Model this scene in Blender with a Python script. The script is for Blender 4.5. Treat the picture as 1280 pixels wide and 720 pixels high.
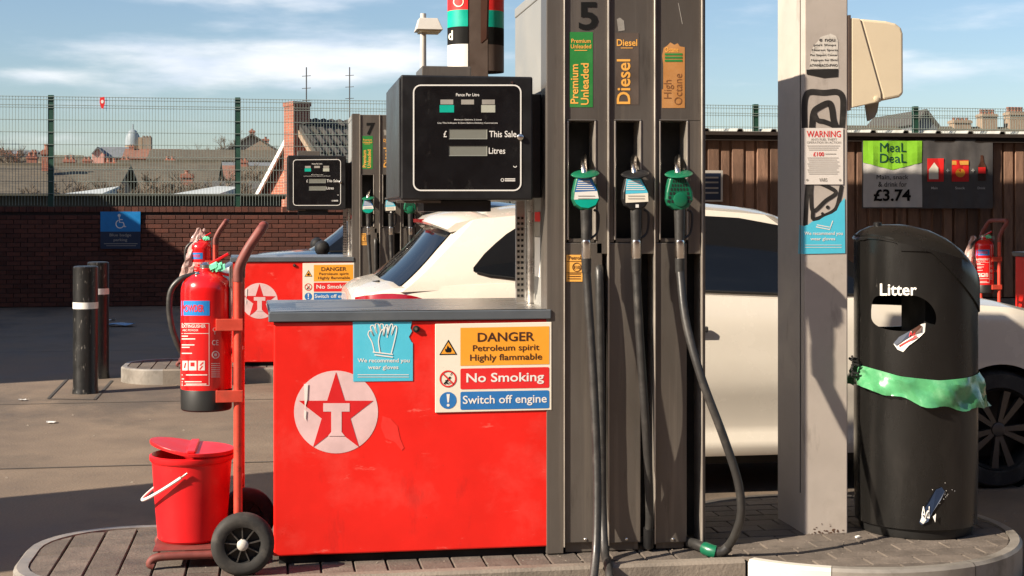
import bpy, bmesh, math, random
from mathutils import Vector, Matrix
random.seed(7)
R = math.radians
for o in list(bpy.data.objects): bpy.data.objects.remove(o)
scene = bpy.context.scene
COL = scene.collection

# ------------------------------------------------------------------ camera, sky, sun
F = 1800.0; CX, HY = 640.0, 271.0; YAW = R(9.2); EYE = 1.49
cam_d = bpy.data.cameras.new('camera'); cam = bpy.data.objects.new('camera', cam_d); COL.objects.link(cam)
cam.location = (0, 0, EYE); cam.rotation_euler = (R(90), 0, -YAW)
cam_d.sensor_width = 36; cam_d.lens = 36*F/1280
cam_d.shift_y = -(360-HY)/1280.0
cam_d.clip_start = 0.1; cam_d.clip_end = 3000
scene.camera = cam
scene.render.resolution_x = 1024; scene.render.resolution_y = 576

SUN_AZ, SUN_EL = R(21.5), R(32)          # light travels along (+cos, +sin) and down
world = bpy.data.worlds.new('World'); scene.world = world; world.use_nodes = True
wn, wl = world.node_tree.nodes, world.node_tree.links
bg = wn['Background']
sky = wn.new('ShaderNodeTexSky'); sky.sky_type = 'NISHITA'; sky.sun_disc = False
sky.sun_elevation = SUN_EL; sky.sun_rotation = R(270) - SUN_AZ     # towards the sun: (-cos, -sin)
sky.air_density = 1.0; sky.dust_density = .9; sky.ozone_density = 2.8
tc = wn.new('ShaderNodeTexCoord'); mp = wn.new('ShaderNodeMapping'); mp.inputs['Scale'].default_value = (5.5, 5.5, 26)
mp.inputs['Location'].default_value = (1.32, 0.2, 0.55)
ns = wn.new('ShaderNodeTexNoise'); ns.inputs['Scale'].default_value = 1.5; ns.inputs['Detail'].default_value = 8; ns.inputs['Roughness'].default_value = .55
wl.new(tc.outputs['Generated'], mp.inputs['Vector']); wl.new(mp.outputs[0], ns.inputs['Vector'])
def wmath(op, a, b=None):
    m_ = wn.new('ShaderNodeMath'); m_.operation = op
    for k, q in enumerate((a, b)):
        if q is None: continue
        if isinstance(q, (int, float)): m_.inputs[k].default_value = q
        else: wl.new(q, m_.inputs[k])
    return m_.outputs[0]
def wdot(v):
    d_ = wn.new('ShaderNodeVectorMath'); d_.operation = 'DOT_PRODUCT'; wl.new(tc.outputs['Generated'], d_.inputs[0]); d_.inputs[1].default_value = v; return d_.outputs['Value']
# banks of cloud low over the horizon: (bearing from +Y in degrees, height in degrees, half width, half height, weight)
dens = ns.outputs['Fac']
for az_, el_, hw_, hh_, wt_ in ((1.0, 6.1, 7.0, 1.0, .34), (-4.8, 5.4, 4.0, .6, .16), (-9.2, 5.35, 1.4, .25, .26), (-4.0, 8.7, 6.5, .45, .26), (27.5, 5.8, 4.5, .6, .25), (23, 6.2, 2, .25, .2), (40, 7, 8, 1.2, .3), (-30, 7, 9, 1.2, .3), (75, 8, 12, 1.5, .3), (130, 9, 12, 2, .3), (190, 7, 12, 1.5, .3), (-80, 9, 12, 1.5, .3), (-140, 8, 12, 1.5, .3)):
    a_, e_ = R(az_), R(el_)
    side_ = wmath('DIVIDE', wdot((math.cos(a_), -math.sin(a_), 0)), R(hw_)); up_ = wmath('DIVIDE', wdot((-math.sin(a_)*math.sin(e_), -math.cos(a_)*math.sin(e_), math.cos(e_))), R(hh_))
    ahead_ = wmath('GREATER_THAN', wdot((math.sin(a_), math.cos(a_), 0)), 0)
    q_ = wmath('ADD', wmath('MULTIPLY', side_, side_), wmath('MULTIPLY', up_, up_))
    dens = wmath('ADD', dens, wmath('MULTIPLY', wmath('MULTIPLY', wmath('POWER', 2.718, wmath('MULTIPLY', q_, -1)), ahead_), wt_))
rp = wn.new('ShaderNodeMapRange'); rp.interpolation_type = 'SMOOTHSTEP'; rp.inputs['From Min'].default_value = .52; rp.inputs['From Max'].default_value = .95; rp.inputs['To Max'].default_value = .75; wl.new(dens, rp.inputs['Value'])
ns2 = wn.new('ShaderNodeTexNoise'); ns2.inputs['Scale'].default_value = 2.6; ns2.inputs['Detail'].default_value = 5; wl.new(mp.outputs[0], ns2.inputs['Vector'])
ct2 = wn.new('ShaderNodeMapRange'); ct2.inputs['From Min'].default_value = .38; ct2.inputs['From Max'].default_value = .62; wl.new(ns2.outputs['Fac'], ct2.inputs['Value'])
cr = wn.new('ShaderNodeMixRGB'); cr.inputs['Color1'].default_value = (6.9, 7.3, 8.3, 1); cr.inputs['Color2'].default_value = (9.0, 8.9, 9.0, 1)
mx = wn.new('ShaderNodeMixRGB')
wl.new(rp.outputs[0], mx.inputs['Fac']); wl.new(ct2.outputs[0], cr.inputs['Fac']); wl.new(sky.outputs[0], mx.inputs['Color1']); wl.new(cr.outputs[0], mx.inputs['Color2'])
wl.new(mx.outputs[0], bg.inputs['Color']); bg.inputs['Strength'].default_value = 0.068

sd = bpy.data.lights.new('sun', 'SUN'); sd.energy = 5.0; sd.angle = R(.55); sd.color = (1, .87, .70)
sun = bpy.data.objects.new('sun', sd); COL.objects.link(sun)
sdir = Vector((math.cos(SUN_AZ)*math.cos(SUN_EL), math.sin(SUN_AZ)*math.cos(SUN_EL), -math.sin(SUN_EL)))
sun.rotation_euler = sdir.to_track_quat('-Z', 'Y').to_euler(); sun.location = (-20, -10, 20)
vs = scene.view_settings; vs.view_transform = 'Standard'; vs.look = 'None'; vs.exposure = 1.02; vs.gamma = 1; vs.use_curve_mapping = False

# ------------------------------------------------------------------ pixels of the photograph to points
CT, ST = math.cos(YAW), math.sin(YAW)
def ratio(px): a = (px-CX)/F; return (a*CT+ST)/(CT-a*ST)
def W(px, py, Y):                                   # on the plane Y = const
    X = ratio(px)*Y; z = X*ST+Y*CT
    return Vector((X, Y, EYE+(HY-py)*z/F))
def WX(px, Y): return ratio(px)*Y
def WZ(px, py, Y): return W(px, py, Y).z
def G(px, py, Z=0.0):                               # on a level plane
    z = (EYE-Z)*F/(py-HY); u = (px-CX)/F*z
    return Vector((u*CT+z*ST, -u*ST+z*CT, Z))
def plane(Y): return lambda px, py, l=0: W(px, py, Y-l)
def cylmap(cx, cy, r):                              # on an upright cylinder
    def f(px, py, l=0):
        k = ratio(px); rr = r+l
        a = 1+k*k; b = -2*(k*cx+cy); c = cx*cx+cy*cy-rr*rr
        d = max(b*b-4*a*c, 0); Y = (-b-math.sqrt(d))/(2*a)
        return W(px, py, Y)
    return f
def xplane(X): return lambda px, py, l=0: W(px, py, (X-l)/ratio(px))

# ------------------------------------------------------------------ mesh helpers
class MB:
    def __init__(s): s.v = []; s.f = []
    def add(s, vs, fs):
        n = len(s.v); s.v += [Vector(p) for p in vs]; s.f += [tuple(i+n for i in f) for f in fs]; return s
    def box(s, a, b):
        x0, y0, z0 = a; x1, y1, z1 = b
        return s.add([(x0,y0,z0),(x1,y0,z0),(x1,y1,z0),(x0,y1,z0),(x0,y0,z1),(x1,y0,z1),(x1,y1,z1),(x0,y1,z1)],
            [(0,3,2,1),(4,5,6,7),(0,1,5,4),(1,2,6,5),(2,3,7,6),(3,0,4,7)])
    def obox(s, c, ax, ay, az):                     # oriented box: centre and half axes
        c, ax, ay, az = map(Vector, (c, ax, ay, az)); P = []
        for k in (-1, 1):
            for i, j in ((-1,-1),(1,-1),(1,1),(-1,1)): P.append(c+ax*i+ay*j+az*k)
        return s.add(P, [(0,3,2,1),(4,5,6,7),(0,1,5,4),(1,2,6,5),(2,3,7,6),(3,0,4,7)])
    def tube(s, path, r, n=10, caps=True):
        P = [Vector(p) for p in path]; rs = r if isinstance(r, (list, tuple)) else [r]*len(P)
        rings = []; prev = None
        for i, p in enumerate(P):
            d = (P[min(i+1, len(P)-1)]-P[max(i-1, 0)]).normalized()
            if prev is None:
                a = d.orthogonal().normalized()
            else:
                a = (prev-d*prev.dot(d))
                a = a.normalized() if a.length > 1e-6 else d.orthogonal().normalized()
            prev = a; b = d.cross(a)
            rings.append([p+(a*math.cos(2*math.pi*k/n)+b*math.sin(2*math.pi*k/n))*rs[i] for k in range(n)])
        vs = [q for ring in rings for q in ring]; fs = []
        for i in range(len(P)-1):
            for k in range(n): fs.append((i*n+k, i*n+(k+1)%n, (i+1)*n+(k+1)%n, (i+1)*n+k))
        if caps: fs += [tuple(reversed(range(n))), tuple(range((len(P)-1)*n, len(P)*n))]
        return s.add(vs, fs)
    def lathe(s, c, prof, n=32, axis=Vector((0,0,1)), cap=(True, True)):
        c = Vector(c); axis = Vector(axis).normalized()
        a = axis.orthogonal().normalized(); b = axis.cross(a); vs = []; fs = []
        for r, h in prof:
            for k in range(n):
                t = 2*math.pi*k/n; vs.append(c+axis*h+(a*math.cos(t)+b*math.sin(t))*r)
        for i in range(len(prof)-1):
            for k in range(n): fs.append((i*n+k, i*n+(k+1)%n, (i+1)*n+(k+1)%n, (i+1)*n+k))
        if cap[0]: fs.append(tuple(reversed(range(n))))
        if cap[1]: fs.append(tuple(range((len(prof)-1)*n, len(prof)*n)))
        return s.add(vs, fs)
    def prism(s, poly, ext):                        # polygon (3-D points, any order) pushed along ext
        ext = Vector(ext); P = [Vector(p) for p in poly]; n = len(P)
        return s.add(P+[p+ext for p in P], [tuple(range(n)), tuple(range(2*n-1, n-1, -1))]+[((i+1)%n, i, n+i, n+(i+1)%n) for i in range(n)])
    def sheet(s, poly): return s.add(poly, [tuple(range(len(poly)))])
    def build(s, name, m, parent=None, smooth=False, bevel=0, seg=2):
        o_ = ORG[parent.name] if parent else Vector((0, 0, 0))
        me = bpy.data.meshes.new(name); me.from_pydata([tuple(p-o_) for p in s.v], [], s.f)
        bm = bmesh.new(); bm.from_mesh(me); bmesh.ops.recalc_face_normals(bm, faces=bm.faces); bm.to_mesh(me); bm.free()
        return finish(name, me, m, parent, smooth, bevel, seg)
ORG = {}
def finish(name, me, m, parent=None, smooth=False, bevel=0, seg=2):
    if smooth:
        for p in me.polygons: p.use_smooth = True
        me.set_sharp_from_angle(angle=R(38))
    me.materials.append(m)
    ob = bpy.data.objects.new(name, me); COL.objects.link(ob)
    if parent: ob.parent = parent; ORG[ob.name] = ORG[parent.name]
    else: ORG[ob.name] = Vector((0, 0, 0))
    if parent and (name.startswith('lettering') or name in ('label_print', 'sticker_lettering', 'rust_flakes')): ob['kind'] = 'stuff'
    if bevel:
        b = ob.modifiers.new('bevel', 'BEVEL'); b.width = bevel; b.segments = seg; b.limit_method = 'ANGLE'; b.angle_limit = R(40)
    return ob
def thing(name, label, cat, loc, group=None):
    o = bpy.data.objects.new(name, None); COL.objects.link(o); o.location = loc; o.empty_display_size = .2
    ORG[o.name] = Vector(loc); o['label'] = label; o['category'] = cat
    if group: o['group'] = group
    return o
def tag(o, label, cat, group=None):
    o['label'] = label; o['category'] = cat
    if group: o['group'] = group
    return o
def pr(o): o['kind'] = 'stuff'; return o
def struct(o): o['kind'] = 'structure'; return o
def copy_tree(o, parent=None):
    c = o.copy(); COL.objects.link(c); c.parent = parent
    for ch in [x for x in o.children]: copy_tree(ch, c)
    return c
def kids(o):
    out = []
    for c in o.children: out.append(c); out += kids(c)
    return out
def bez(pts, n=8):                                  # Catmull-Rom through points
    P = [Vector(p) for p in pts]; P = [P[0]*2-P[1]]+P+[P[-1]*2-P[-2]]; out = []
    for i in range(1, len(P)-2):
        for k in range(n):
            t = k/n; a, b, c, d = P[i-1], P[i], P[i+1], P[i+2]
            out.append(.5*((2*b)+(c-a)*t+(2*a-5*b+4*c-d)*t*t+(3*b-a-3*c+d)*t**3))
    out.append(P[-2]); return out

# flat print and text, laid on a surface given by a pixel map
_TC = {}
def glyphs(body, bold=0.0):
    k = (body, bold)
    if k not in _TC:
        cu = bpy.data.curves.new('t', 'FONT'); cu.body = body; cu.resolution_u = 3; cu.offset = bold; cu.fill_mode = 'FRONT'
        cu.align_x = 'CENTER'; cu.space_line = .95
        ob = bpy.data.objects.new('t', cu); COL.objects.link(ob)
        dg = bpy.context.evaluated_depsgraph_get(); me = bpy.data.meshes.new_from_object(ob.evaluated_get(dg))
        vs = [v.co.copy() for v in me.vertices]; fs = [tuple(p.vertices) for p in me.polygons]
        bpy.data.objects.remove(ob); bpy.data.meshes.remove(me)
        x0 = min(v.x for v in vs); x1 = max(v.x for v in vs); y0 = min(v.y for v in vs); y1 = max(v.y for v in vs)
        _TC[k] = ([((v.x-x0)/(x1-x0), (v.y-y0)/(y1-y0)) for v in vs], fs)
    return _TC[k]
def put_text(mb, body, rect, fmap, lift=.002, bold=.012, rot=0):
    x0, y0, x1, y1 = rect; uv, fs = glyphs(body, bold); vs = []
    for u, v in uv:
        if rot == 0: px, py = x0+(x1-x0)*u, y1+(y0-y1)*v
        elif rot == 90: px, py = x0+(x1-x0)*(1-v), y1+(y0-y1)*u      # reads upwards
        else: px, py = x0+(x1-x0)*(1-u), y0+(y1-y0)*v
        vs.append(fmap(px, py, lift))
    mb.add(vs, fs); return mb
def put_rect(mb, rect, fmap, lift=.001, n=1, rad=0):
    x0, y0, x1, y1 = rect
    if rad:
        pts = []
        for cx, cy, a in ((x1-rad, y0+rad, -90), (x1-rad, y1-rad, 0), (x0+rad, y1-rad, 90), (x0+rad, y0+rad, 180)):
            for k in range(5): t = R(a+22.5*k); pts.append((cx+rad*math.cos(t), cy+rad*math.sin(t)))
        return put_poly(mb, pts, fmap, lift)
    for i in range(n):
        a, b = x0+(x1-x0)*i/n, x0+(x1-x0)*(i+1)/n
        mb.sheet([fmap(a, y0, lift), fmap(b, y0, lift), fmap(b, y1, lift), fmap(a, y1, lift)])
    return mb
def put_poly(mb, pts, fmap, lift=.001): mb.sheet([fmap(x, y, lift) for x, y in pts]); return mb
def put_line(mb, pts, w, fmap, lift=.0015):        # a painted stroke of a width in pixels
    P = [Vector((x, y, 0)) for x, y in pts]; L = []; Rr = []
    ww = w if isinstance(w, (list, tuple)) else [w]*len(P)
    for i, p in enumerate(P):
        d = (P[min(i+1, len(P)-1)]-P[max(i-1, 0)]); d = d.normalized() if d.length > 0 else Vector((1,0,0)); nrm = Vector((-d.y, d.x, 0))*ww[i]/2
        L.append(p+nrm); Rr.append(p-nrm)
    vs = [fmap(q.x, q.y, lift) for q in L+Rr]; n = len(P)
    mb.add(vs, [(i, i+1, n+i+1, n+i) for i in range(n-1)]); return mb
def ring_px(cx, cy, rx, ry=None, n=28, a0=0, a1=360):
    ry = ry or rx; m = n if a1-a0 == 360 else n+1
    return [(cx+rx*math.cos(R(a0+(a1-a0)*k/n)), cy+ry*math.sin(R(a0+(a1-a0)*k/n))) for k in range(m)]

# ------------------------------------------------------------------ materials
def mat(name, col, rough=.5, metal=0, var=.12, vscale=6, bump=0, bscale=80, coat=0, per=0, spec=.5, dirt=None, dscale=3, damt=.5, alpha=1, trans=0, stretch=None, emit=None):
    m = bpy.data.materials.new(name); m.use_nodes = True; n, l = m.node_tree.nodes, m.node_tree.links; b = n['Principled BSDF']
    b.inputs['Roughness'].default_value = rough; b.inputs['Metallic'].default_value = metal; b.inputs['Coat Weight'].default_value = coat
    b.inputs['Coat Roughness'].default_value = .06
    b.inputs['Specular IOR Level'].default_value = spec; b.inputs['Alpha'].default_value = alpha; b.inputs['Transmission Weight'].default_value = trans
    t = n.new('ShaderNodeTexCoord'); mpn = n.new('ShaderNodeMapping'); l.new(t.outputs['Object'], mpn.inputs[0])
    if stretch: mpn.inputs['Scale'].default_value = stretch
    vec = mpn.outputs[0]
    nz = n.new('ShaderNodeTexNoise'); nz.inputs['Scale'].default_value = vscale; nz.inputs['Detail'].default_value = 6; nz.inputs['Roughness'].default_value = .6; l.new(vec, nz.inputs['Vector'])
    r = n.new('ShaderNodeMapRange'); r.inputs['From Min'].default_value = .3; r.inputs['From Max'].default_value = .7
    r.inputs['To Min'].default_value = 1-var; r.inputs['To Max'].default_value = 1+var; l.new(nz.outputs['Fac'], r.inputs['Value'])
    src = r.outputs[0]
    if per:
        g = n.new('ShaderNodeNewGeometry'); oi = n.new('ShaderNodeObjectInfo'); ad = n.new('ShaderNodeMath'); l.new(g.outputs['Random Per Island'], ad.inputs[0]); l.new(oi.outputs['Random'], ad.inputs[1])
        fr = n.new('ShaderNodeMath'); fr.operation = 'FRACT'; l.new(ad.outputs[0], fr.inputs[0])
        mr = n.new('ShaderNodeMapRange'); mr.inputs['To Min'].default_value = 1-per; mr.inputs['To Max'].default_value = 1+per; l.new(fr.outputs[0], mr.inputs['Value'])
        mu = n.new('ShaderNodeMath'); mu.operation = 'MULTIPLY'; l.new(src, mu.inputs[0]); l.new(mr.outputs[0], mu.inputs[1]); src = mu.outputs[0]
    vm = n.new('ShaderNodeVectorMath'); vm.operation = 'SCALE'; vm.inputs[0].default_value = col[:3]; l.new(src, vm.inputs['Scale'])
    out = vm.outputs[0]
    if dirt:
        n2 = n.new('ShaderNodeTexNoise'); n2.inputs['Scale'].default_value = dscale; n2.inputs['Detail'].default_value = 9; n2.inputs['Roughness'].default_value = .68; l.new(vec, n2.inputs['Vector'])
        r2 = n.new('ShaderNodeMapRange'); r2.inputs['From Min'].default_value = .52; r2.inputs['From Max'].default_value = .72; r2.inputs['To Max'].default_value = damt; l.new(n2.outputs['Fac'], r2.inputs['Value'])
        mxn = n.new('ShaderNodeMixRGB'); l.new(r2.outputs[0], mxn.inputs['Fac']); l.new(out, mxn.inputs['Color1']); mxn.inputs['Color2'].default_value = (*dirt, 1); out = mxn.outputs[0]
    l.new(out, b.inputs['Base Color'])
    rr = n.new('ShaderNodeMapRange'); rr.inputs['From Min'].default_value = .3; rr.inputs['From Max'].default_value = .7; rr.inputs['To Min'].default_value = max(rough*.8, .02); rr.inputs['To Max'].default_value = min(rough*1.25, 1)
    l.new(nz.outputs['Fac'], rr.inputs['Value']); l.new(rr.outputs[0], b.inputs['Roughness'])
    if bump:
        nb = n.new('ShaderNodeTexNoise'); nb.inputs['Scale'].default_value = bscale; nb.inputs['Detail'].default_value = 4; l.new(vec, nb.inputs['Vector'])
        bn = n.new('ShaderNodeBump'); bn.inputs['Strength'].default_value = bump; bn.inputs['Distance'].default_value = .01; l.new(nb.outputs['Fac'], bn.inputs['Height']); l.new(bn.outputs[0], b.inputs['Normal'])
    if emit: b.inputs['Emission Color'].default_value = (*emit[:3], 1); b.inputs['Emission Strength'].default_value = emit[3]
    return m
def layer(m, col, scale, lo, hi, amt, stretch=(1, 1, 1), detail=8, rough=None, seed=0):
    n, l = m.node_tree.nodes, m.node_tree.links; b = n['Principled BSDF']; src = b.inputs['Base Color'].links[0].from_socket
    t = n.new('ShaderNodeTexCoord'); mp_ = n.new('ShaderNodeMapping'); mp_.inputs['Scale'].default_value = stretch; mp_.inputs['Location'].default_value = (seed*1.7, seed*.9, seed*2.3); l.new(t.outputs['Object'], mp_.inputs[0])
    z = n.new('ShaderNodeTexNoise'); z.inputs['Scale'].default_value = scale; z.inputs['Detail'].default_value = detail; z.inputs['Roughness'].default_value = .65; l.new(mp_.outputs[0], z.inputs['Vector'])
    r = n.new('ShaderNodeMapRange'); r.inputs['From Min'].default_value = lo; r.inputs['From Max'].default_value = hi; r.inputs['To Max'].default_value = amt; l.new(z.outputs['Fac'], r.inputs['Value'])
    x = n.new('ShaderNodeMixRGB'); l.new(r.outputs[0], x.inputs['Fac']); l.new(src, x.inputs['Color1']); x.inputs['Color2'].default_value = (*col, 1); l.new(x.outputs[0], b.inputs['Base Color'])
    if rough is not None:
        rs_ = b.inputs['Roughness'].links[0].from_socket; q = n.new('ShaderNodeMixRGB'); l.new(r.outputs[0], q.inputs['Fac']); l.new(rs_, q.inputs['Color1']); q.inputs['Color2'].default_value = (rough,)*3+(1,); l.new(q.outputs[0], b.inputs['Roughness'])
    return m
M = {}
M['concrete'] = mat('concrete', (.16, .119, .086), .85, var=.22, vscale=1.3, bump=.35, bscale=60, dirt=(.06, .05, .042), dscale=.9, damt=.6)
M['joint'] = mat('joint_sealant', (.05, .045, .04), .9)
M['paver'] = mat('paver', (.115, .094, .078), .85, var=.25, vscale=9, bump=.4, bscale=90, per=.18, dirt=(.05, .045, .04), dscale=5)
M['bed'] = mat('paver_bed', (.06, .05, .045), .95, bump=.3)
M['kerb_steel'] = mat('kerb_steel', (.30, .275, .245), .5, .35, var=.12, vscale=7, dirt=(.2, .17, .14), dscale=4, damt=.5, bump=.08, bscale=30)
M['kerb_sunlit'] = mat('kerb_steel_sunlit', (.62, .58, .52), .5, .05, var=.08, vscale=5, dirt=(.35, .30, .25), dscale=5, damt=.4)  # the kerb steel again, lightened so that sunlight is painted into its colour
M['kerb_conc'] = mat('kerb_concrete', (.2, .17, .14), .8, var=.2, vscale=5, bump=.3, dirt=(.08, .07, .06))
M['red'] = mat('red_panel', (.76, .016, .010), .34, var=.10, vscale=3.5, dirt=(.80, .10, .08), dscale=2.6, damt=.45, bump=.10, bscale=3.5)
M['red_gloss'] = mat('red_paint', (.70, .010, .012), .22, var=.06, coat=.4)
M['red_plastic'] = mat('red_plastic', (.68, .010, .014), .38, var=.06, bump=.04, bscale=20)
M['trolley'] = mat('trolley_paint', (.55, .055, .03), .5, var=.15, vscale=14, dirt=(.16, .05, .03), dscale=8, damt=.5)
M['toe'] = mat('worn_toe_paint', (.16, .035, .028), .6, var=.25, vscale=14, dirt=(.06, .04, .03), dscale=8, damt=.6)
M['steel_dark'] = mat('bronze_steel', (.155, .138, .122), .34, .5, var=.14, vscale=3, dirt=(.125, .105, .085), dscale=2.2, damt=.5, bump=.02, bscale=25, stretch=(1, 1, .35))
M['steel_mid'] = mat('grey_casing', (.30, .30, .285), .5, .2, var=.06, vscale=3)
M['side_dark'] = mat('side_casing', (.045, .045, .046), .35, .3, var=.15)
M['trim'] = mat('steel_trim', (.55, .50, .44), .35, .7, var=.1)
M['chrome'] = mat('bright_steel', (.75, .72, .68), .2, 1, var=.06)
M['brushed'] = mat('brushed_steel', (.55, .52, .48), .3, .9, var=.12, vscale=20, stretch=(.15, 1, 1), dirt=(.2, .18, .15), damt=.4)
M['worktop'] = mat('worktop_lip', (.13, .15, .17), .45, .4, var=.08, dirt=(.2, .19, .17), damt=.3)
M['black'] = mat('black_shell', (.011, .011, .012), .38, var=.2, vscale=8, bump=.02, dirt=(.035, .034, .033), dscale=3, damt=.6)
M['display'] = mat('display_face', (.007, .007, .008), .22, var=.2, vscale=8, dirt=(.03, .03, .03), dscale=3, damt=.5)
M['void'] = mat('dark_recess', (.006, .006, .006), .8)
M['rubber'] = mat('hose_rubber', (.028, .027, .026), .42, var=.15, vscale=18, dirt=(.08, .07, .06), dscale=9, damt=.5, bump=.05, bscale=60)
M['tyre'] = mat('tyre_rubber', (.022, .021, .02), .75, var=.15, dirt=(.07, .06, .05), dscale=8, damt=.4)
M['lcd'] = mat('lcd', (.20, .205, .18), .25, var=.05)
M['white'] = mat('white_print', (.78, .76, .72), .5, var=.05)
M['cream'] = mat('cream_sign', (.80, .74, .62), .5, var=.04, dirt=(.5, .42, .32), dscale=6, damt=.25)
M['orange'] = mat('orange_print', (.88, .36, .03), .5, var=.05, dirt=(.75, .4, .1), damt=.3)
M['signred'] = mat('red_print', (.70, .02, .02), .5, var=.05)
M['blue'] = mat('blue_print', (.02, .16, .45), .5, var=.07)
M['ink'] = mat('black_print', (.006, .006, .006), .7, spec=.2)
M['brown_ink'] = mat('brown_print', (.06, .02, .01), .6)
M['cyan'] = mat('cyan_sticker', (.08, .52, .70), .45, var=.06, dirt=(.2, .6, .72), damt=.3)
M['green'] = mat('green_print', (.02, .20, .04), .5, var=.12, dirt=(.1, .25, .08), damt=.4)
M['teal'] = mat('teal_print', (.0, .38, .28), .4)
M['paleprint'] = mat('pale_print', (.42, .43, .36), .5)
M['gold'] = mat('amber_print', (.85, .42, .08), .55, var=.1)
M['tan'] = mat('tan_print', (.45, .20, .055), .6, var=.15, dirt=(.55, .32, .15), damt=.6, dscale=5)
M['greyprint'] = mat('grey_print', (.30, .28, .25), .6, var=.2)
M['nozgreen'] = mat('green_plastic', (.004, .12, .058), .35, var=.1, coat=.2)
M['faded'] = mat('faded_white_print', (.72, .50, .50), .5, var=.12, vscale=9, dirt=(.66, .30, .28), dscale=4, damt=.5)
M['star'] = mat('star_print', (.66, .015, .018), .45, var=.1)
M['column'] = mat('column_paint', (.45, .40, .355), .55, var=.08, vscale=4, dirt=(.25, .21, .17), dscale=3, damt=.35, bump=.04, bscale=18)
M['graffiti'] = mat('graffiti_paint', (.018, .016, .014), .6, var=.3, dirt=(.08, .07, .06), dscale=12, damt=.6)
M['creambox'] = mat('cream_plastic', (.66, .56, .40), .4, var=.05, dirt=(.45, .36, .24), damt=.25)
M['bin'] = mat('bin_plastic', (.009, .0085, .008), .27, var=.2, vscale=5, bump=.05, bscale=45, dirt=(.03, .026, .023), dscale=2.5, damt=.6, stretch=(1, 1, .4))
M['bag'] = mat('green_film', (.075, .30, .13), .25, var=.2, vscale=9, bump=.25, bscale=14, coat=.4, dirt=(.24, .46, .27), dscale=7, damt=.5)
M['film'] = mat('clear_film', (.62, .42, .38), .2, var=.3, vscale=14, bump=.5, bscale=25, coat=.6, trans=.35)
M['carwhite'] = mat('white_car_paint', (.66, .61, .53), .25, var=.02, coat=.7)
M['carblue'] = mat('dark_blue_car_paint', (.012, .025, .05), .22, var=.05, coat=.8)
M['glass'] = mat('tinted_glass', (.006, .007, .009), .06, var=.1, coat=0, spec=.45)
M['blacktrim'] = mat('black_trim', (.012, .012, .012), .5)
M['lamp_red'] = mat('tail_lamp', (.28, .006, .012), .12, var=.1, coat=.6)
M['alloy'] = mat('grey_alloy', (.10, .095, .09), .35, .6, var=.1)
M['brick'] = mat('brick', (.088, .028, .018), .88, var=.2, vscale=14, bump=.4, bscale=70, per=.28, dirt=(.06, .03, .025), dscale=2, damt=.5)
M['mortar'] = mat('mortar', (.026, .017, .014), .95, var=.2)
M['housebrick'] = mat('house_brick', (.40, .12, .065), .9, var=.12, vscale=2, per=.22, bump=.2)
M['housemortar'] = mat('house_mortar', (.36, .19, .14), .95)
M['fence'] = mat('fence_green', (.012, .055, .035), .5, var=.1)
M['wire'] = mat('fence_wire', (.22, .27, .25), .5)
M['plank'] = mat('plank', (.21, .12, .08), .85, var=.3, vscale=5, per=.4, bump=.4, bscale=40, dirt=(.045, .03, .022), dscale=3, damt=.6, stretch=(2, 2, .4))
M['timber_dark'] = mat('dark_timber', (.03, .02, .015), .85, var=.25)
M['roofsheet'] = mat('roof_sheet', (.33, .33, .31), .7, var=.15, dirt=(.08, .085, .06), dscale=1.5, damt=.6)
M['tile_dark'] = mat('dark_tile', (.06, .055, .05), .85, var=.25, vscale=5, per=.25, dirt=(.09, .085, .05))
M['tile_brown'] = mat('brown_tile', (.135, .105, .075), .9, var=.25, vscale=2, dirt=(.09, .09, .055), dscale=.6, damt=.6)
M['slate'] = mat('slate', (.13, .14, .155), .8, var=.2, vscale=2)
M['render'] = mat('house_render', (.22, .17, .13), .9, var=.2, vscale=1)
M['pinkrender'] = mat('pink_render', (.5, .27, .22), .9)
M['creamrender'] = mat('cream_stone', (.27, .20, .14), .9, var=.15)
M['lead'] = mat('dome_lead', (.20, .24, .27), .6)
M['olive'] = mat('garage_olive', (.055, .055, .042), .85, var=.2, vscale=1.5)
M['paleroof'] = mat('pale_roof', (.40, .43, .43), .7, var=.08)
M['terracotta'] = mat('terracotta', (.20, .085, .055), .9)
M['hill'] = mat('hill_grass', (.095, .085, .05), .95, var=.3, vscale=.08, dirt=(.10, .07, .045), dscale=.05)
M['twig'] = mat('twig', (.10, .075, .052), .9, var=.2)
M['bollard'] = mat('bollard_black', (.012, .012, .012), .35, var=.2, bump=.05, dirt=(.03, .028, .026), dscale=13, damt=.45)
M['navy'] = mat('navy_print', (.012, .025, .06), .5)
M['signblue'] = mat('sign_blue', (.01, .20, .52), .45)
M['lime'] = mat('lime_print', (.25, .58, .035), .5, var=.1)
M['banner_grey'] = mat('banner_grey', (.09, .085, .085), .5, var=.15)
M['banner_white'] = mat('banner_white', (.62, .60, .58), .5, var=.06)
M['darkgreenink'] = mat('dark_green_print', (.01, .07, .05), .5)
M['shop'] = mat('shop_cladding', (.35, .33, .3), .7)
M['canopy'] = mat('canopy_white', (.6, .58, .55), .6)
M['sticker_old'] = mat('old_sticker', (.62, .58, .52), .6, var=.2, vscale=30, dirt=(.08, .07, .06), dscale=34, damt=.8)
M['lampglass'] = mat('lamp_glass', (.75, .62, .38), .3)
M['lamphead'] = mat('lamp_grey', (.5, .47, .43), .5, var=.05)
M['browncol'] = mat('brown_cladding', (.085, .06, .048), .55, var=.15)
M['litterblue'] = mat('blue_litter', (.2, .35, .55), .4)
M['glass_clear'] = mat('house_glass', (.05, .06, .07), .1)
layer(M['concrete'], (.20, .165, .13), 190, .58, .72, .55, detail=3); layer(M['concrete'], (.035, .03, .026), 150, .60, .72, .5, detail=3, seed=4)
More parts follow.
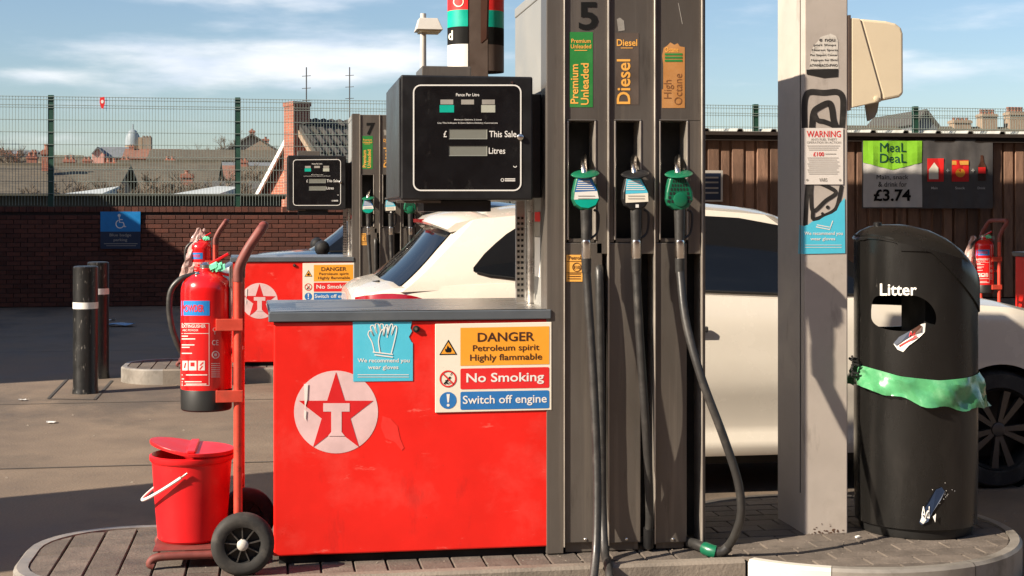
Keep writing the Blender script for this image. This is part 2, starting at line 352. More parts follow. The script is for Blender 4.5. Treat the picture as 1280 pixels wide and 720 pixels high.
layer(M['concrete'], (.045, .04, .036), .55, .56, .66, .55, (1, .5, 1), seed=2); layer(M['concrete'], (.03, .027, .025), 3.2, .66, .74, .6, seed=7)
layer(M['red'], (.25, .012, .010), 5, .60, .78, .45, (1.4, 1, .5), seed=1, rough=.6); layer(M['red'], (.86, .20, .16), 16, .64, .72, .55, (.5, 1, 1.6), seed=3); layer(M['red'], (.10, .02, .016), 70, .70, .76, .7, seed=5)
layer(M['steel_dark'], (.27, .235, .20), 5, .52, .72, .7, (3.5, 1, .10), seed=2, rough=.25); layer(M['steel_dark'], (.035, .03, .026), 9, .58, .75, .55, (2, 1, .25), seed=6); layer(M['steel_dark'], (.26, .22, .18), 50, .70, .76, .6, seed=8)
layer(M['column'], (.10, .08, .065), 6, .60, .74, .5, (1.5, 1.5, .4), seed=3); layer(M['column'], (.12, .085, .06), 55, .70, .75, .8, seed=1)
layer(M['bin'], (.06, .053, .047), 40, .66, .74, .6, (1, 1, .25), seed=2, rough=.55); layer(M['bin'], (.045, .04, .036), 110, .69, .74, .7, seed=4)
layer(M['red_plastic'], (.80, .10, .08), 22, .64, .74, .5, (1, 1, .5), seed=2, rough=.6); layer(M['red_plastic'], (.16, .02, .015), 11, .62, .78, .5, seed=6)
layer(M['red_gloss'], (.28, .012, .012), 9, .62, .76, .45, seed=2, rough=.5); layer(M['red_gloss'], (.75, .28, .24), 60, .71, .75, .7, seed=5)
layer(M['trolley'], (.10, .035, .02), 24, .58, .68, .8, seed=2, rough=.8); layer(M['trolley'], (.62, .18, .12), 45, .66, .72, .6, seed=5)
layer(M['tyre'], (.10, .088, .075), 12, .52, .72, .6, seed=1); layer(M['carwhite'], (.42, .37, .31), 7, .60, .80, .25, (1, 1, .5), seed=2)
layer(M['worktop'], (.30, .27, .24), 20, .60, .74, .5, (.3, 1, 1), seed=3); layer(M['black'], (.05, .048, .045), 34, .66, .74, .5, seed=3); layer(M['display'], (.06, .058, .055), 18, .62, .78, .35, (1.5, 1, .7), seed=4)
layer(M['kerb_steel'], (.10, .085, .07), 8, .52, .70, .6, (1, 1, .6), seed=3); layer(M['paver'], (.24, .20, .165), 75, .62, .72, .55, seed=3); layer(M['paver'], (.035, .03, .026), 14, .58, .72, .6, seed=5)
layer(M['bollard'], (.30, .28, .25), 26, .60, .68, .55, (1.6, 1.6, .5), seed=3)
layer(M['cream'], (.55, .46, .36), 40, .66, .74, .4, seed=2); layer(M['rubber'], (.10, .09, .078), 30, .60, .74, .5, (1, 1, .3), seed=2)
def brickmat(name, c1, c2, mortar, sx=1.0, axis='XZ'):
    m = bpy.data.materials.new(name); m.use_nodes = True; n, l = m.node_tree.nodes, m.node_tree.links; b = n['Principled BSDF']; b.inputs['Roughness'].default_value = .9
    t = n.new('ShaderNodeTexCoord'); s = n.new('ShaderNodeSeparateXYZ'); c = n.new('ShaderNodeCombineXYZ'); l.new(t.outputs['Object'], s.inputs[0])
    ad = n.new('ShaderNodeMath'); l.new(s.outputs['X'], ad.inputs[0]); l.new(s.outputs['Y'], ad.inputs[1]); l.new(ad.outputs[0], c.inputs['X']); l.new(s.outputs['Z'], c.inputs['Y'])
    br = n.new('ShaderNodeTexBrick'); br.inputs['Scale'].default_value = 1; br.inputs['Brick Width'].default_value = .225*sx; br.inputs['Row Height'].default_value = .075*sx; br.inputs['Mortar Size'].default_value = .008
    br.inputs['Color1'].default_value = (*c1, 1); br.inputs['Color2'].default_value = (*c2, 1); br.inputs['Mortar'].default_value = (*mortar, 1)
    l.new(c.outputs[0], br.inputs['Vector'])
    nz = n.new('ShaderNodeTexNoise'); nz.inputs['Scale'].default_value = 1.5; nz.inputs['Detail'].default_value = 5; l.new(t.outputs['Object'], nz.inputs['Vector'])
    mr = n.new('ShaderNodeMapRange'); mr.inputs['To Min'].default_value = .6; mr.inputs['To Max'].default_value = 1.35; l.new(nz.outputs['Fac'], mr.inputs['Value'])
    vm = n.new('ShaderNodeVectorMath'); vm.operation = 'SCALE'; l.new(br.outputs['Color'], vm.inputs[0]); l.new(mr.outputs[0], vm.inputs['Scale']); l.new(vm.outputs[0], b.inputs['Base Color'])
    return m
M['gablebrick'] = brickmat('gable_brick', (.42, .13, .075), (.34, .10, .06), (.40, .24, .18))
M['tile_brown'] = brickmat('brown_tile_courses', (.10, .082, .055), (.082, .068, .046), (.045, .04, .03), 1.5)
M['chimbrick'] = brickmat('chimney_brick', (.30, .10, .06), (.24, .08, .05), (.25, .16, .12))

# ================================================================== THE SETTING
def gz(x, y): return 0 if y < 70 else min((y-70)*.05, 14)+.6*math.sin(x*.03)*min((y-70)/80, 1)
mb = MB(); xs = [-500+25*i for i in range(41)]; ys = [-60, -20, 10, 24.9, 40, 55, 70, 90, 110, 135, 160, 200, 250, 320, 420, 700]
for y in ys:
    for x in xs: mb.v.append(Vector((x, y, gz(x, y)-.02)))
nx = len(xs)
for j in range(len(ys)-1):
    for i in range(nx-1): mb.f.append((j*nx+i, j*nx+i+1, (j+1)*nx+i+1, (j+1)*nx+i))
struct(mb.build('ground', M['hill'], smooth=True))
fc = struct(MB().add([(-45, -30, 0), (45, -30, 0), (45, 24.75, 0), (-45, 24.75, 0)], [(0, 1, 2, 3)]).build('forecourt', M['concrete']))
for y in (-1.5, 3.4, 8.86, 11.9, 16.5, 20.8):
    MB().add([(-40, y, .004), (40, y, .004), (40, y+.018, .004), (-40, y+.018, .004)], [(0, 1, 2, 3)]).build('slab_joint', M['joint'], fc)
for x in (-9.2, -4.55, 9.4, 14):
    MB().add([(x, -25, .0045), (x+.018, -25, .0045), (x+.018, 24, .0045), (x, 24, .0045)], [(0, 1, 2, 3)]).build('slab_joint', M['joint'], fc)
for a, b in (((60, 499), (84, 474)), ((118, 500), (140, 476)), ((60, 499), (118, 500))):   # drain cover frame by the bollards
    p, q = G(*a), G(*b); d = (q-p).normalized(); n_ = Vector((-d.y, d.x, 0))*.012
    MB().sheet([p+n_+Vector((0,0,.005)), q+n_+Vector((0,0,.005)), q-n_+Vector((0,0,.005)), p-n_+Vector((0,0,.005))]).build('drain_joint', M['joint'], fc)

# ---- pump islands
IY0, IY1, IX0, IXR = 5.47, 6.52, -1.02, 1.82
BC, BR = Vector((2.40, 5.98)), .77
def rect_outline(off):
    r = .40-off; pts = [(IXR, IY0+off)]
    for cx, cy, a in ((IX0+.40, IY0+.40, 270), (IX0+.40, IY1-.40, 180)):
        for k in range(9): t = R(a-90*k/8); pts.append((cx+r*math.cos(t), cy+r*math.sin(t)))
    return pts+[(IXR, IY1-off)]
def clip(poly, conv):                                # Sutherland-Hodgman against a counter-clockwise convex polygon
    out = poly
    for i in range(len(conv)):
        a, b = conv[i], conv[(i+1) % len(conv)]; src, out = out, []
        side = lambda p: (b[0]-a[0])*(p[1]-a[1])-(b[1]-a[1])*(p[0]-a[0])
        for j in range(len(src)):
            p, q = src[j-1], src[j]; sp, sq = side(p), side(q)
            if (sp >= 0) != (sq >= 0): t = sp/(sp-sq); out.append((p[0]+(q[0]-p[0])*t, p[1]+(q[1]-p[1])*t))
            if sq >= 0: out.append(q)
        if not out: return out
    return out
def area(p): return abs(sum(p[i-1][0]*p[i][1]-p[i][0]*p[i-1][1] for i in range(len(p)))/2)
def kerb_run(po, pi, z=.134):
    mb = MB(); n = len(po)
    for i, (p, q) in enumerate(zip(po, pi)):
        d = Vector((p[0]-q[0], p[1]-q[1], 0)).normalized()
        mb.v += [Vector((p[0], p[1], 0)), Vector((p[0], p[1], z-.012)), Vector((p[0]-d.x*.012, p[1]-d.y*.012, z)), Vector((q[0], q[1], z)), Vector((q[0], q[1], .1))]
    for i in range(n-1):
        for k in range(4): mb.f.append((i*5+k, i*5+k+1, i*5+5+k+1, i*5+5+k))
    return mb
ro, ri = rect_outline(0), rect_outline(.055)
circ = lambda r, a0=0, a1=360, n=48: [(BC.x+r*math.cos(R(a0+(a1-a0)*k/n)), BC.y+r*math.sin(R(a0+(a1-a0)*k/n))) for k in range(n+(a1-a0 != 360))]
mb = MB().prism([(x, y, 0) for x, y in ri], (0, 0, .112)); mb.prism([(x, y, .001) for x, y in circ(BR-.05)], (0, 0, .1125))
island = struct(mb.build('pump_island', M['bed']))
kerb_run(ro[:2], ri[:2]).build('kerb', M['kerb_conc'], island, smooth=True)
kerb_run(ro[1:10], ri[1:10]).build('kerb', M['kerb_steel'], island, smooth=True)
kerb_run(ro[9:11], ri[9:11]).build('kerb', M['kerb_steel'], island, smooth=True)
kerb_run(ro[10:], ri[10:]).build('kerb', M['kerb_steel'], island, smooth=True)
a0, a1 = -138.0, 135.0
KB = [a0, -113, -68, -5, 62, a1]
for k in range(5):
    b0, b1 = KB[k]+.12, KB[k+1]-.12
    kerb_run(circ(BR, b0, b1, 12), circ(BR-.05, b0, b1, 12), .136).build('kerb', M['kerb_sunlit'] if k == 0 else M['kerb_steel'], island, smooth=True)  # first segment takes the steel with painted sunlight
PW, PL = .128, .262; inner = [(x, y) for x, y in rect_outline(.058)][::-1]; inner = inner if sum(inner[i-1][0]*inner[i][1]-inner[i][0]*inner[i-1][1] for i in range(len(inner))) > 0 else inner[::-1]
npv = 0
for i in range(24):
    for j in range(-1, 5):
        x0 = IX0+.03+i*PW; y0 = IY0+.03+j*PL+(i % 2)*PL/2
        p = clip([(x0+.004, y0+.003), (x0+PW-.004, y0+.003), (x0+PW-.004, y0+PL-.003), (x0+.004, y0+PL-.003)], inner)
        p = clip(p, [(-9, 0), (IXR-.06, 0), (IXR-.06, 9), (-9, 9)]) if p else p
        if p and area(p) > .0012:
            z = .130+random.uniform(-.0015, .0015)
            MB().prism([(x, y, .09) for x, y in p], (0, 0, z-.09)).build('paver', M['paver'], island, bevel=.003, seg=1)
ci = circ(BR-.053)
for i in range(14):
    for j in range(9):
        y0 = BC.y-.75+i*.108; x0 = IXR-.06+.004+j*.212-(i % 2)*.106
        p = clip([(x0+.003, y0+.003), (x0+.209, y0+.003), (x0+.209, y0+.105), (x0+.003, y0+.105)], ci)
        p = clip(p, [(IXR-.055, 0), (9, 0), (9, 9), (IXR-.055, 9)]) if p else p
        if p and area(p) > .001:
            z = .130+random.uniform(-.0015, .0015)
            MB().prism([(x, y, .09) for x, y in p], (0, 0, z-.09)).build('paver', M['paver'], island, bevel=.003, seg=1)
DX, DY = -.396, 7.63
far_island = copy_tree(island); far_island.location = (DX, DY, 0)
far_island_b = copy_tree(island); far_island_b.location = (7.5, DY, 0)

# ---- boundary wall, shed, fence
WY, WTOP = 24.62, 1.66
BL, BH = .226, .0755
wall = thing('brick_wall', 'long dark red brick boundary wall under the green mesh fence', 'wall', (-7, WY, 0))
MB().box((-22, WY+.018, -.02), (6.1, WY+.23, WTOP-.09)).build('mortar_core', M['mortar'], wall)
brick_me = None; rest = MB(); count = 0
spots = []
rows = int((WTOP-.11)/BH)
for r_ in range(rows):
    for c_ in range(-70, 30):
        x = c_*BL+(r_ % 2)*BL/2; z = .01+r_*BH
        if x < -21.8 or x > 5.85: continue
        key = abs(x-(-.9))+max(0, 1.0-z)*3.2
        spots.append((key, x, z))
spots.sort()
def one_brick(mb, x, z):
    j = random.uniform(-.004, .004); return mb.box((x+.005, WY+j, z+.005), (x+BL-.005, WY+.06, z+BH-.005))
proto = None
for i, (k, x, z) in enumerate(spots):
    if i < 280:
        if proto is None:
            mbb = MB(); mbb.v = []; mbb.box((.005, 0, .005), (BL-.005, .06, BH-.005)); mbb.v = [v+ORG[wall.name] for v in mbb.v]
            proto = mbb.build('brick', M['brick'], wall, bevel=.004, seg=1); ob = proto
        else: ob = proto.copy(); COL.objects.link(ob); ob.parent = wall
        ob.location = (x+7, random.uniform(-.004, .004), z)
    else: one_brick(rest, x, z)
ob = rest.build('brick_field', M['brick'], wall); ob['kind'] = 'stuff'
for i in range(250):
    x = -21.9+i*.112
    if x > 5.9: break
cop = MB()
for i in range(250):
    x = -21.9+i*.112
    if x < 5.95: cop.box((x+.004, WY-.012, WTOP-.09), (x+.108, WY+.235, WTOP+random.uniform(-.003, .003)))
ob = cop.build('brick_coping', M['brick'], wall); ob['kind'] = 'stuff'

# disabled parking sign on the wall
pl = plane(WY-.03)
s = thing('parking_sign', 'blue and navy wheelchair parking sign fixed to brick wall', 'sign', W(150, 311, WY))
MB().box((WX(125.5, WY-.03), WY-.03, WZ(150, 311, WY-.03)), (WX(175.5, WY-.03), WY-.006, WZ(150, 264.5, WY-.03))).build('panel', M['navy'], s)
put_rect(MB(), (125.5, 264.5, 175.5, 289.5), pl).build('header', M['signblue'], s)
wc = MB(); put_poly(wc, ring_px(149, 269.3, 1.9), pl, .003)
put_line(wc, [(149, 271.5), (149.6, 278), (154, 278), (156, 283.5), (157.5, 283)], 1.3, pl, .003); put_line(wc, [(149.3, 274.5), (153.5, 274.5)], 1.1, pl, .003)
put_line(wc, ring_px(150, 280, 5, a0=20, a1=250), 1.2, pl, .003); wc.build('wheelchair_symbol', M['white'], s)
tx = MB(); put_text(tx, 'Blue badge', (137, 292, 164, 296.5), pl, .003); put_text(tx, 'parking', (142, 298, 159, 302.5), pl, .003)
put_rect(tx, (130, 304.3, 172, 305), pl, .003); put_rect(tx, (133, 306.8, 170, 307.4), pl, .003); tx.build('lettering', M['greyprint'], s)

# timber shed with corrugated roof
SY = 24.55
shed = thing('timber_shed', 'long shed of weathered upright boards with corrugated roof edge', 'shed', (12, SY, 0))
MB().box((6.15, SY+.05, -.02), (26, SY+2.4, 2.86)).build('inner_wall', M['timber_dark'], shed)
x = 6.15
while x < 19:
    w = random.uniform(.20, .27); j = random.uniform(-.02, .012)
    MB().box((x, SY+j, .02), (x+w-.05, SY+.045, 2.85)).build('plank', M['plank'], shed, bevel=.006, seg=1); 
    MB().box((x+w-.055, SY+.026, .02), (x+w+.006, SY+.046, 2.86)).build('cover_strip', M['plank'], shed)
    x += w
MB().box((6.1, SY-.10, 2.84), (26, SY+.1, 2.97)).build('eaves_board', M['timber_dark'], shed)
rf = MB(); n = 0; xs_ = []
x = 6.0
prof = []
while x < 26:
    for dx_, dz_ in ((0, 0), (.10, .0), (.13, .05), (.21, .05), (.24, 0)): prof.append((x+dx_, dz_))
    x += .62
    prof.append((x-.02, 0))
for px_, dz_ in prof:
    rf.v += [Vector((px_, SY-.14, 3.0+dz_)), Vector((px_, SY+2.6, 3.14+dz_))]
for i in range(len(prof)-1): rf.f.append((2*i, 2*i+1, 2*i+3, 2*i+2))
ob = rf.build('roof_sheet', M['roofsheet'], shed); sm = ob.modifiers.new('s', 'SOLIDIFY'); sm.thickness = .014
MB().box((5.98, SY-.145, 2.93), (26, SY-.125, 2.992)).build('fascia', M['timber_dark'], shed)

# poster frame beside the banner
pf = thing('poster_frame', 'small grey framed poster on the timber shed beside the dispenser', 'poster', W(892, 250, SY-.06))
ps = plane(SY-.06)
fr = MB()
x0, x1, z0, z1 = WX(868, SY-.06), WX(903.5, SY-.06), WZ(890, 252, SY-.06), WZ(890, 213, SY-.06)
MB().box((x0, SY-.06, z0), (x1, SY-.03, z1)).build('frame', M['lamphead'], pf)
put_rect(MB(), (870, 216.5, 901, 250), ps, .003).build('poster', M['navy'], pf)
tx = MB()
for y0 in (221, 227, 234, 240): put_rect(tx, (874, y0, 898, y0+2), ps, .005)
tx.build('lettering', M['greyprint'], pf)

# meal deal banner
BY = SY-.10; bm_ = plane(BY)
def wavy(px, py, l=0):
    p = W(px, py, BY-l); p.y += .007*math.sin(px*.35)*math.sin((py-170)*.05)+.006*math.sin(px*.13+py*.1); return p
def wavy_rect(mb, rect, l, n=24, m=8):
    x0, y0, x1, y1 = rect; vs = [wavy(x0+(x1-x0)*i/n, y0+(y1-y0)*j/m, l) for j in range(m+1) for i in range(n+1)]
    mb.add(vs, [(j*(n+1)+i, j*(n+1)+i+1, (j+1)*(n+1)+i+1, (j+1)*(n+1)+i) for j in range(m) for i in range(n)]); return mb
ban = thing('meal_banner', 'vinyl meal deal banner, lime green and dark grey, on the timber shed', 'banner', W(1158, 260, BY))
wavy_rect(MB(), (1077.5, 174.5, 1241, 260.5), 0, 40).build('sheet', M['banner_grey'], ban, smooth=True)
wavy_rect(MB(), (1079, 176, 1152.5, 259), .004).build('white_panel', M['banner_white'], ban, smooth=True)
g_ = MB(); 
for i in range(12):
    a, b = 1079+73.5*i/12, 1079+73.5*(i+1)/12
    ya = 203+9.5*(1-abs(a-1115.5)/37); yb = 203+9.5*(1-abs(b-1115.5)/37)
    for j in range(4): g_.sheet([wavy(a, 176+(ya-176)*j/4, .008), wavy(b, 176+(yb-176)*j/4, .008), wavy(b, 176+(yb-176)*(j+1)/4, .008), wavy(a, 176+(ya-176)*(j+1)/4, .008)])
g_.build('green_panel', M['lime'], ban)
tx = MB(); put_text(tx, 'MeaL', (1100, 178.5, 1133, 190), wavy, .014, 0); put_text(tx, 'DeaL', (1100, 192, 1133, 203.5), wavy, .014, .004); tx.build('lettering', M['darkgreenink'], ban)
tx = MB(); put_text(tx, 'Main, snack', (1096, 218.5, 1135.5, 225), wavy, .012, 0); put_text(tx, '& drink for', (1098, 227, 1133.5, 233.5), wavy, .012, 0)
put_text(tx, '£3.74', (1092, 236.5, 1138.5, 251.5), wavy, .012, .0260); tx.build('lettering', M['ink'], ban)
for nm, rc, m_ in (('sandwich_pack', (1159, 198, 1179.5, 227), 'orange'), ('snack_bag', (1190, 200, 1211, 227), 'tan'), ('bottle_picture', (1222, 206, 1232, 224), 'signred')):
    if nm == 'sandwich_pack':
        put_rect(MB(), rc, wavy, .01, 3).build(nm, M['signred'], ban); put_poly(MB(), [(1161, 224), (1161, 212), (1168, 203), (1173, 210), (1173, 224)], wavy, .018).build('print', M['cream'], ban)
    elif nm == 'snack_bag':
        put_rect(MB(), rc, wavy, .01, 3).build(nm, M['signred'], ban); put_rect(MB(), (1190, 201, 1211, 206), wavy, .018).build('print', M['gold'], ban)
        put_poly(MB(), ring_px(1200.5, 216, 6, 5.5), wavy, .018).build('print', M['orange'], ban)
    else:
        put_poly(MB(), [(1222.5, 226), (1222.5, 208), (1225.5, 202), (1226, 194), (1229, 194), (1229.5, 202), (1232, 208), (1232, 226)], wavy, .01).build(nm, M['brown_ink'], ban)
        put_rect(MB(), (1222.8, 209, 1231.8, 217), wavy, .018).build('print', M['signred'], ban)
tx = MB()
for x_ in (1184.5, 1216): put_rect(tx, (x_-2, 212.5, x_+2, 213.7), wavy, .012); put_rect(tx, (x_-.6, 211, x_+.6, 215.2), wavy, .014)
put_text(tx, 'Main', (1164, 233.5, 1172, 236.5), wavy, .012); put_text(tx, 'Snack', (1194, 233.5, 1206, 236.5), wavy, .012); put_text(tx, 'Drink', (1222, 233.5, 1232, 236.5), wavy, .012)
tx.build('lettering', M['banner_white'], ban)

# green mesh fence
FY = 24.95; FTOP = 3.50
fen = thing('mesh_fence', 'tall green twin wire mesh fence with square posts above wall', 'fence', (2, FY, WTOP))
posts = [-.69+3.06*k for k in range(-4, 7)]
for x in posts: MB().box((x-.045, FY-.05, .3), (x+.045, FY+.05, FTOP+.02)).build('post', M['fence'], fen, bevel=.006)
for a, b in zip(posts[:-1], posts[1:]):
    w = MB(); x = a+.05
    while x < b-.03: w.box((x-.0032, FY-.062, WTOP+.02), (x+.0032, FY-.056, FTOP)); x += .05
    zz = [FTOP-.01, FTOP-.06, FTOP-.15, FTOP-.19]+[FTOP-.19-.205*k for k in range(1, 9)]
    for z in zz:
        if z > WTOP+.03:
            w.box((a, FY-.070, z-.004), (b, FY-.0625, z+.004)); w.box((a, FY-.0555, z-.004), (b, FY-.048, z+.004))
    ob = w.build('mesh_panel', M['wire'], fen); ob['kind'] = 'stuff'
t = thing('fence_tag', 'small red and white tag hung on the green mesh fence', 'tag', W(128, 136, FY-.09))
pt = plane(FY-.09)
MB().prism([W(x, y, FY-.09) for x, y in ((125, 122), (130.5, 121), (131, 129), (129, 136), (126.5, 135), (124.5, 128))], (0, .012, 0)).build('plate', M['signred'], t)
put_poly(MB(), ring_px(127.8, 127, 1.7, 2.2), pt, .002).build('print', M['white'], t)

# ---- houses beyond the wall
def house(name, label, px0, px1, Y, y_eave, y_ridge, depth, wall_m, roof_m, z0=None, cat='house', windows=0, group=None):
    """a house whose long side faces the forecourt: the ridge runs along X"""
    x0, x1 = WX(px0, Y), WX(px1, Y); pm = (px0+px1)/2
    ze = WZ(pm, y_eave, Y); zr = WZ(pm, y_ridge, Y+depth/2); zb = gz((x0+x1)/2, Y)-.3 if z0 is None else z0
    h = thing(name, label, cat, ((x0+x1)/2, Y, zb), group)
    MB().add([(x0, Y, zb), (x1, Y, zb), (x1, Y+depth, zb), (x0, Y+depth, zb), (x0, Y, ze), (x1, Y, ze), (x1, Y+depth, ze), (x0, Y+depth, ze), (x0, Y+depth/2, zr-.1), (x1, Y+depth/2, zr-.1)],
        [(0, 1, 5, 4), (2, 3, 7, 6), (0, 4, 8, 7, 3), (1, 2, 6, 9, 5)]).build('wall', wall_m, h)
    r = MB(); e = .35
    for s_, yy in ((1, Y), (-1, Y+depth)):
        k = (zr-ze)/(depth/2); ye = yy-s_*e; zz = ze-k*e
        r.add([(x0-e, ye, zz), (x1+e, ye, zz), (x1+e, Y+depth/2, zr), (x0-e, Y+depth/2, zr)], [(0, 1, 2, 3)])
    ob = r.build('roof', roof_m, h); sm = ob.modifiers.new('s', 'SOLIDIFY'); sm.thickness = .12
    for i in range(windows):
        xc = x0+(x1-x0)*(i+.5)/windows; hh = (ze-zb)
        wv = MB().box((xc-.5, Y-.04, ze-1.5), (xc+.5, Y+.02, ze-.35)).build('window', M['white'], h)
        MB().box((xc-.43, Y-.055, ze-1.43), (xc+.43, Y-.03, ze-.42)).build('pane', M['glass_clear'], wv)
    return h, ob, (x0, x1, ze, zr)
def stack(parent, px, y_top, y_bot, Y, w, d, pots, m_):
    x = WX(px, Y); zt, zb = WZ(px, y_top, Y), WZ(px, y_bot, Y); ph = (zt-zb)*.22
    c = MB().box((x-w/2, Y-d/2, zb), (x+w/2, Y+d/2, zt-ph)).box((x-w/2-.06, Y-d/2-.06, zt-ph-.2), (x+w/2+.06, Y+d/2+.06, zt-ph-.05)).build('chimney', m_, parent)
    for i in range(pots):
        xc = x-w/2+w*(i+.5)/pots
        MB().lathe((xc, Y, zt-ph), [(.13, 0), (.10, ph*.6), (.13, ph*.8), (.13, ph)], 10).build('chimney_pot', M['terracotta'], c if c.parent.parent is None else parent)
    return c
# low garages right behind the fence
g = thing('garage_row', 'dark olive flat roofed garages just behind the fence', 'garage', (-7, 31, 0))
MB().box((-20, 31, -.05), (WX(352, 31), 36, WZ(200, 245, 31))).build('wall', M['olive'], g)
MB().box((-20.2, 30.8, WZ(200, 245, 31)-.002), (WX(352, 31)+.1, 36.2, WZ(200, 243, 31))).build('roof', M['olive'], g)
for nm, pa, lab in (('left', (72, 128, 146), 'low shed with pale sheet roof behind the garages by the dome'), ('right', (212, 275, 300), 'low shed with pale sheet roof behind the garages by the brick gable')):
    Yg = 40; a, b, c = pa; s_ = thing('pale_roof_shed', lab, 'shed', (WX(b, Yg), Yg, 0), 'sheds behind the garages')
    x0, x1, x2 = WX(a, Yg), WX(b, Yg), WX(c, Yg+8); z0, z1, z2 = WZ(a, 243, Yg), WZ(b, 236, Yg), WZ(c, 233.5, Yg+8)
    MB().box((x0+.05, Yg+.1, -.05), (x2-.1, Yg+7.8, z0-.02)).build('wall', M['lead'], s_)
    ob = MB().add([(x0, Yg, z0), (x1, Yg, z0+.03), (x2, Yg+8, z2), (x1-.4, Yg+8, z2+.02)], [(0, 1, 2, 3)]).build('roof', M['paleroof'], s_)
    sm = ob.modifiers.new('s', 'SOLIDIFY'); sm.thickness = .08
    MB().add([(x1, Yg, z0), (x2, Yg+8, z2), (x2, Yg+8, 1.5), (x1, Yg, 1.5)], [(0, 1, 2, 3)]).build('side_wall', M['lead'], s_)
# brick house with the tall gable chimney
def gable_house():
    Yc = 40.0; o = W(378, 243, Yc); phi = R(28); rdir = Vector((math.cos(phi), math.sin(phi), 0)); gdir = Vector((math.sin(phi), -math.cos(phi), 0))
    h = thing('brick_house', 'red brick house with tall gable chimney and dark tiled roof', 'house', (o.x, o.y, 0))
    hw = 3.9; L = 9; ap = WZ(378, 154, Yc); ev = ap-hw*.84; c = Vector((o.x, o.y, 0)); up = Vector((0, 0, 1))
    P = lambda g_, z, l=0: c+gdir*g_+rdir*l+up*z
    MB().add([P(-hw, -.1), P(hw, -.1), P(hw, ev), P(0, ap), P(-hw, ev), P(-hw, -.1, L), P(hw, -.1, L), P(hw, ev, L), P(0, ap, L), P(-hw, ev, L)],
        [(0, 1, 2, 3, 4), (5, 6, 7, 8, 9), (0, 1, 6, 5), (1, 2, 7, 6), (4, 0, 5, 9)]).build('wall', M['gablebrick'], h)
    ro_ = MB()
    for s_ in (1, -1):
        ro_.add([P(s_*(hw+.3), ev-.25+.04, -.25), P(s_*(hw+.3), ev-.25+.04, L+.2), P(0, ap+.04, L+.2), P(0, ap+.04, -.25)], [(0, 1, 2, 3)])
    rob = ro_.build('roof', M['tile_dark'], h); sm = rob.modifiers.new('s', 'SOLIDIFY'); sm.thickness = .1; sm.offset = 1
    tl = MB(); nr = 13
    for i in range(nr):                                      # pantile courses on the slope towards the forecourt
        for j in range(36):
            t0 = i/nr; g0 = (hw+.3)*(1-t0); g1 = (hw+.3)*(1-(i+1.25)/nr); g1 = max(g1, .02)
            zf = lambda g_: ap+.04-(g_/(hw+.3))*(ap-(ev-.21))
            l0 = -.2+j*.25; a = P(g0, zf(g0)+.17, l0); b = P(g0, zf(g0)+.2, l0+.12); cc = P(g0, zf(g0)+.14, l0+.24)
            d = P(g1, zf(g1)+.11, l0); e = P(g1, zf(g1)+.14, l0+.12); f = P(g1, zf(g1)+.09, l0+.24)
            tl.add([a, b, cc, f, e, d], [(0, 1, 4, 5), (1, 2, 3, 4)])
    ob = tl.build('roof_tiles', M['tile_dark'], rob); ob['kind'] = 'stuff'
    for s_ in (1, -1):                                       # white verge boards
        a, b = P(s_*(hw+.3), ev-.3, -.28), P(s_*.05, ap-.02, -.28)
        MB().prism([a, b, b-up*.17, a-up*.17], rdir*.06).build('verge_board', M['white'] if s_ < 0 else M['creamrender'], h)
    cb = MB(); zt = WZ(366, 128, Yc)
    cb.prism([P(-.28, 0, -.42), P(.26, 0, -.42), P(.26, 0, .1), P(-.28, 0, .1)], up*(zt-.12)); 
    ch = cb.build('chimney', M['chimbrick'], h)
    MB().prism([P(-.30, zt-.12, -.44), P(.28, zt-.12, -.44), P(.28, zt-.12, .12), P(-.30, zt-.12, .12)], up*.12).build('chimney_cap', M['chimbrick'], ch)
    MB().prism([P(1.15, 1.0, -.06), P(1.28, 1.0, -.06), P(1.28, ap-1.2, -.06), P(1.15, ap-1.2, -.06)], rdir*.07).build('downpipe', M['white'], h)
    return h
gable_house()
house('tiled_house', 'brown tiled low house left of the dome with red chimney', -40, 132, 58, 243, 207, 12, M['render'], M['tile_brown'], 0)
h, ro_, q = house('tiled_house', 'olive brown tiled house between the dome and the brick gable', 138, 262, 74, 234, 203, 12, M['render'], M['tile_brown'], 0)
stack(h, 234, 213, 232, 72.5, .55, .7, 1, M['chimbrick'])
h2, r2, q2 = house('tiled_house', 'dark roofed small house just left of the brick gable', 262, 330, 56, 243, 226, 7, M['render'], M['tile_dark'], 0)
tch = thing('chimney_stack', 'red brick chimney stack standing on the low tiled roof', 'chimney', W(59, 214, 62))
stack(tch, 59, 180, 214, 62, .36, .5, 1, M['chimbrick'])
house('terrace_row', 'long brown terrace row along the hill crest', 188, 345, 135, 199, 187, 9, M['render'], M['tile_brown'], None, windows=14)
# gabled house on the crest
def gable_front(name, label, pxl, pxa, pxr, Y, y_apex, y_eave, depth, wm, rm):
    a, l_, r_ = W(pxa, y_apex, Y), W(pxl, y_eave, Y), W(pxr, y_eave, Y); zb = gz(a.x, Y)-.5
    h = thing(name, label, 'house', (a.x, Y, zb))
    lb, rb = Vector((l_.x, Y, zb)), Vector((r_.x, Y, zb)); dp = Vector((0, depth, 0))
    MB().prism([lb, rb, r_, a, l_], dp).build('wall', wm, h)
    rr = MB(); e = Vector((0, -.3, 0))
    for q_ in (l_, r_): o_ = (q_-a)*.08; rr.add([a+e+Vector((0,0,.08)), q_+o_+e+Vector((0,0,.08)), q_+o_+dp+Vector((0,0,.08)), a+dp+Vector((0,0,.08))], [(0, 1, 2, 3)])
    ob = rr.build('roof', rm, h); sm = ob.modifiers.new('s', 'SOLIDIFY'); sm.thickness = .15
    return h
hd = gable_front('gabled_house', 'dark brown gabled house standing on the crest behind the fence', 276, 315, 352, 140, 168, 191, 10, M['render'], M['tile_dark'])
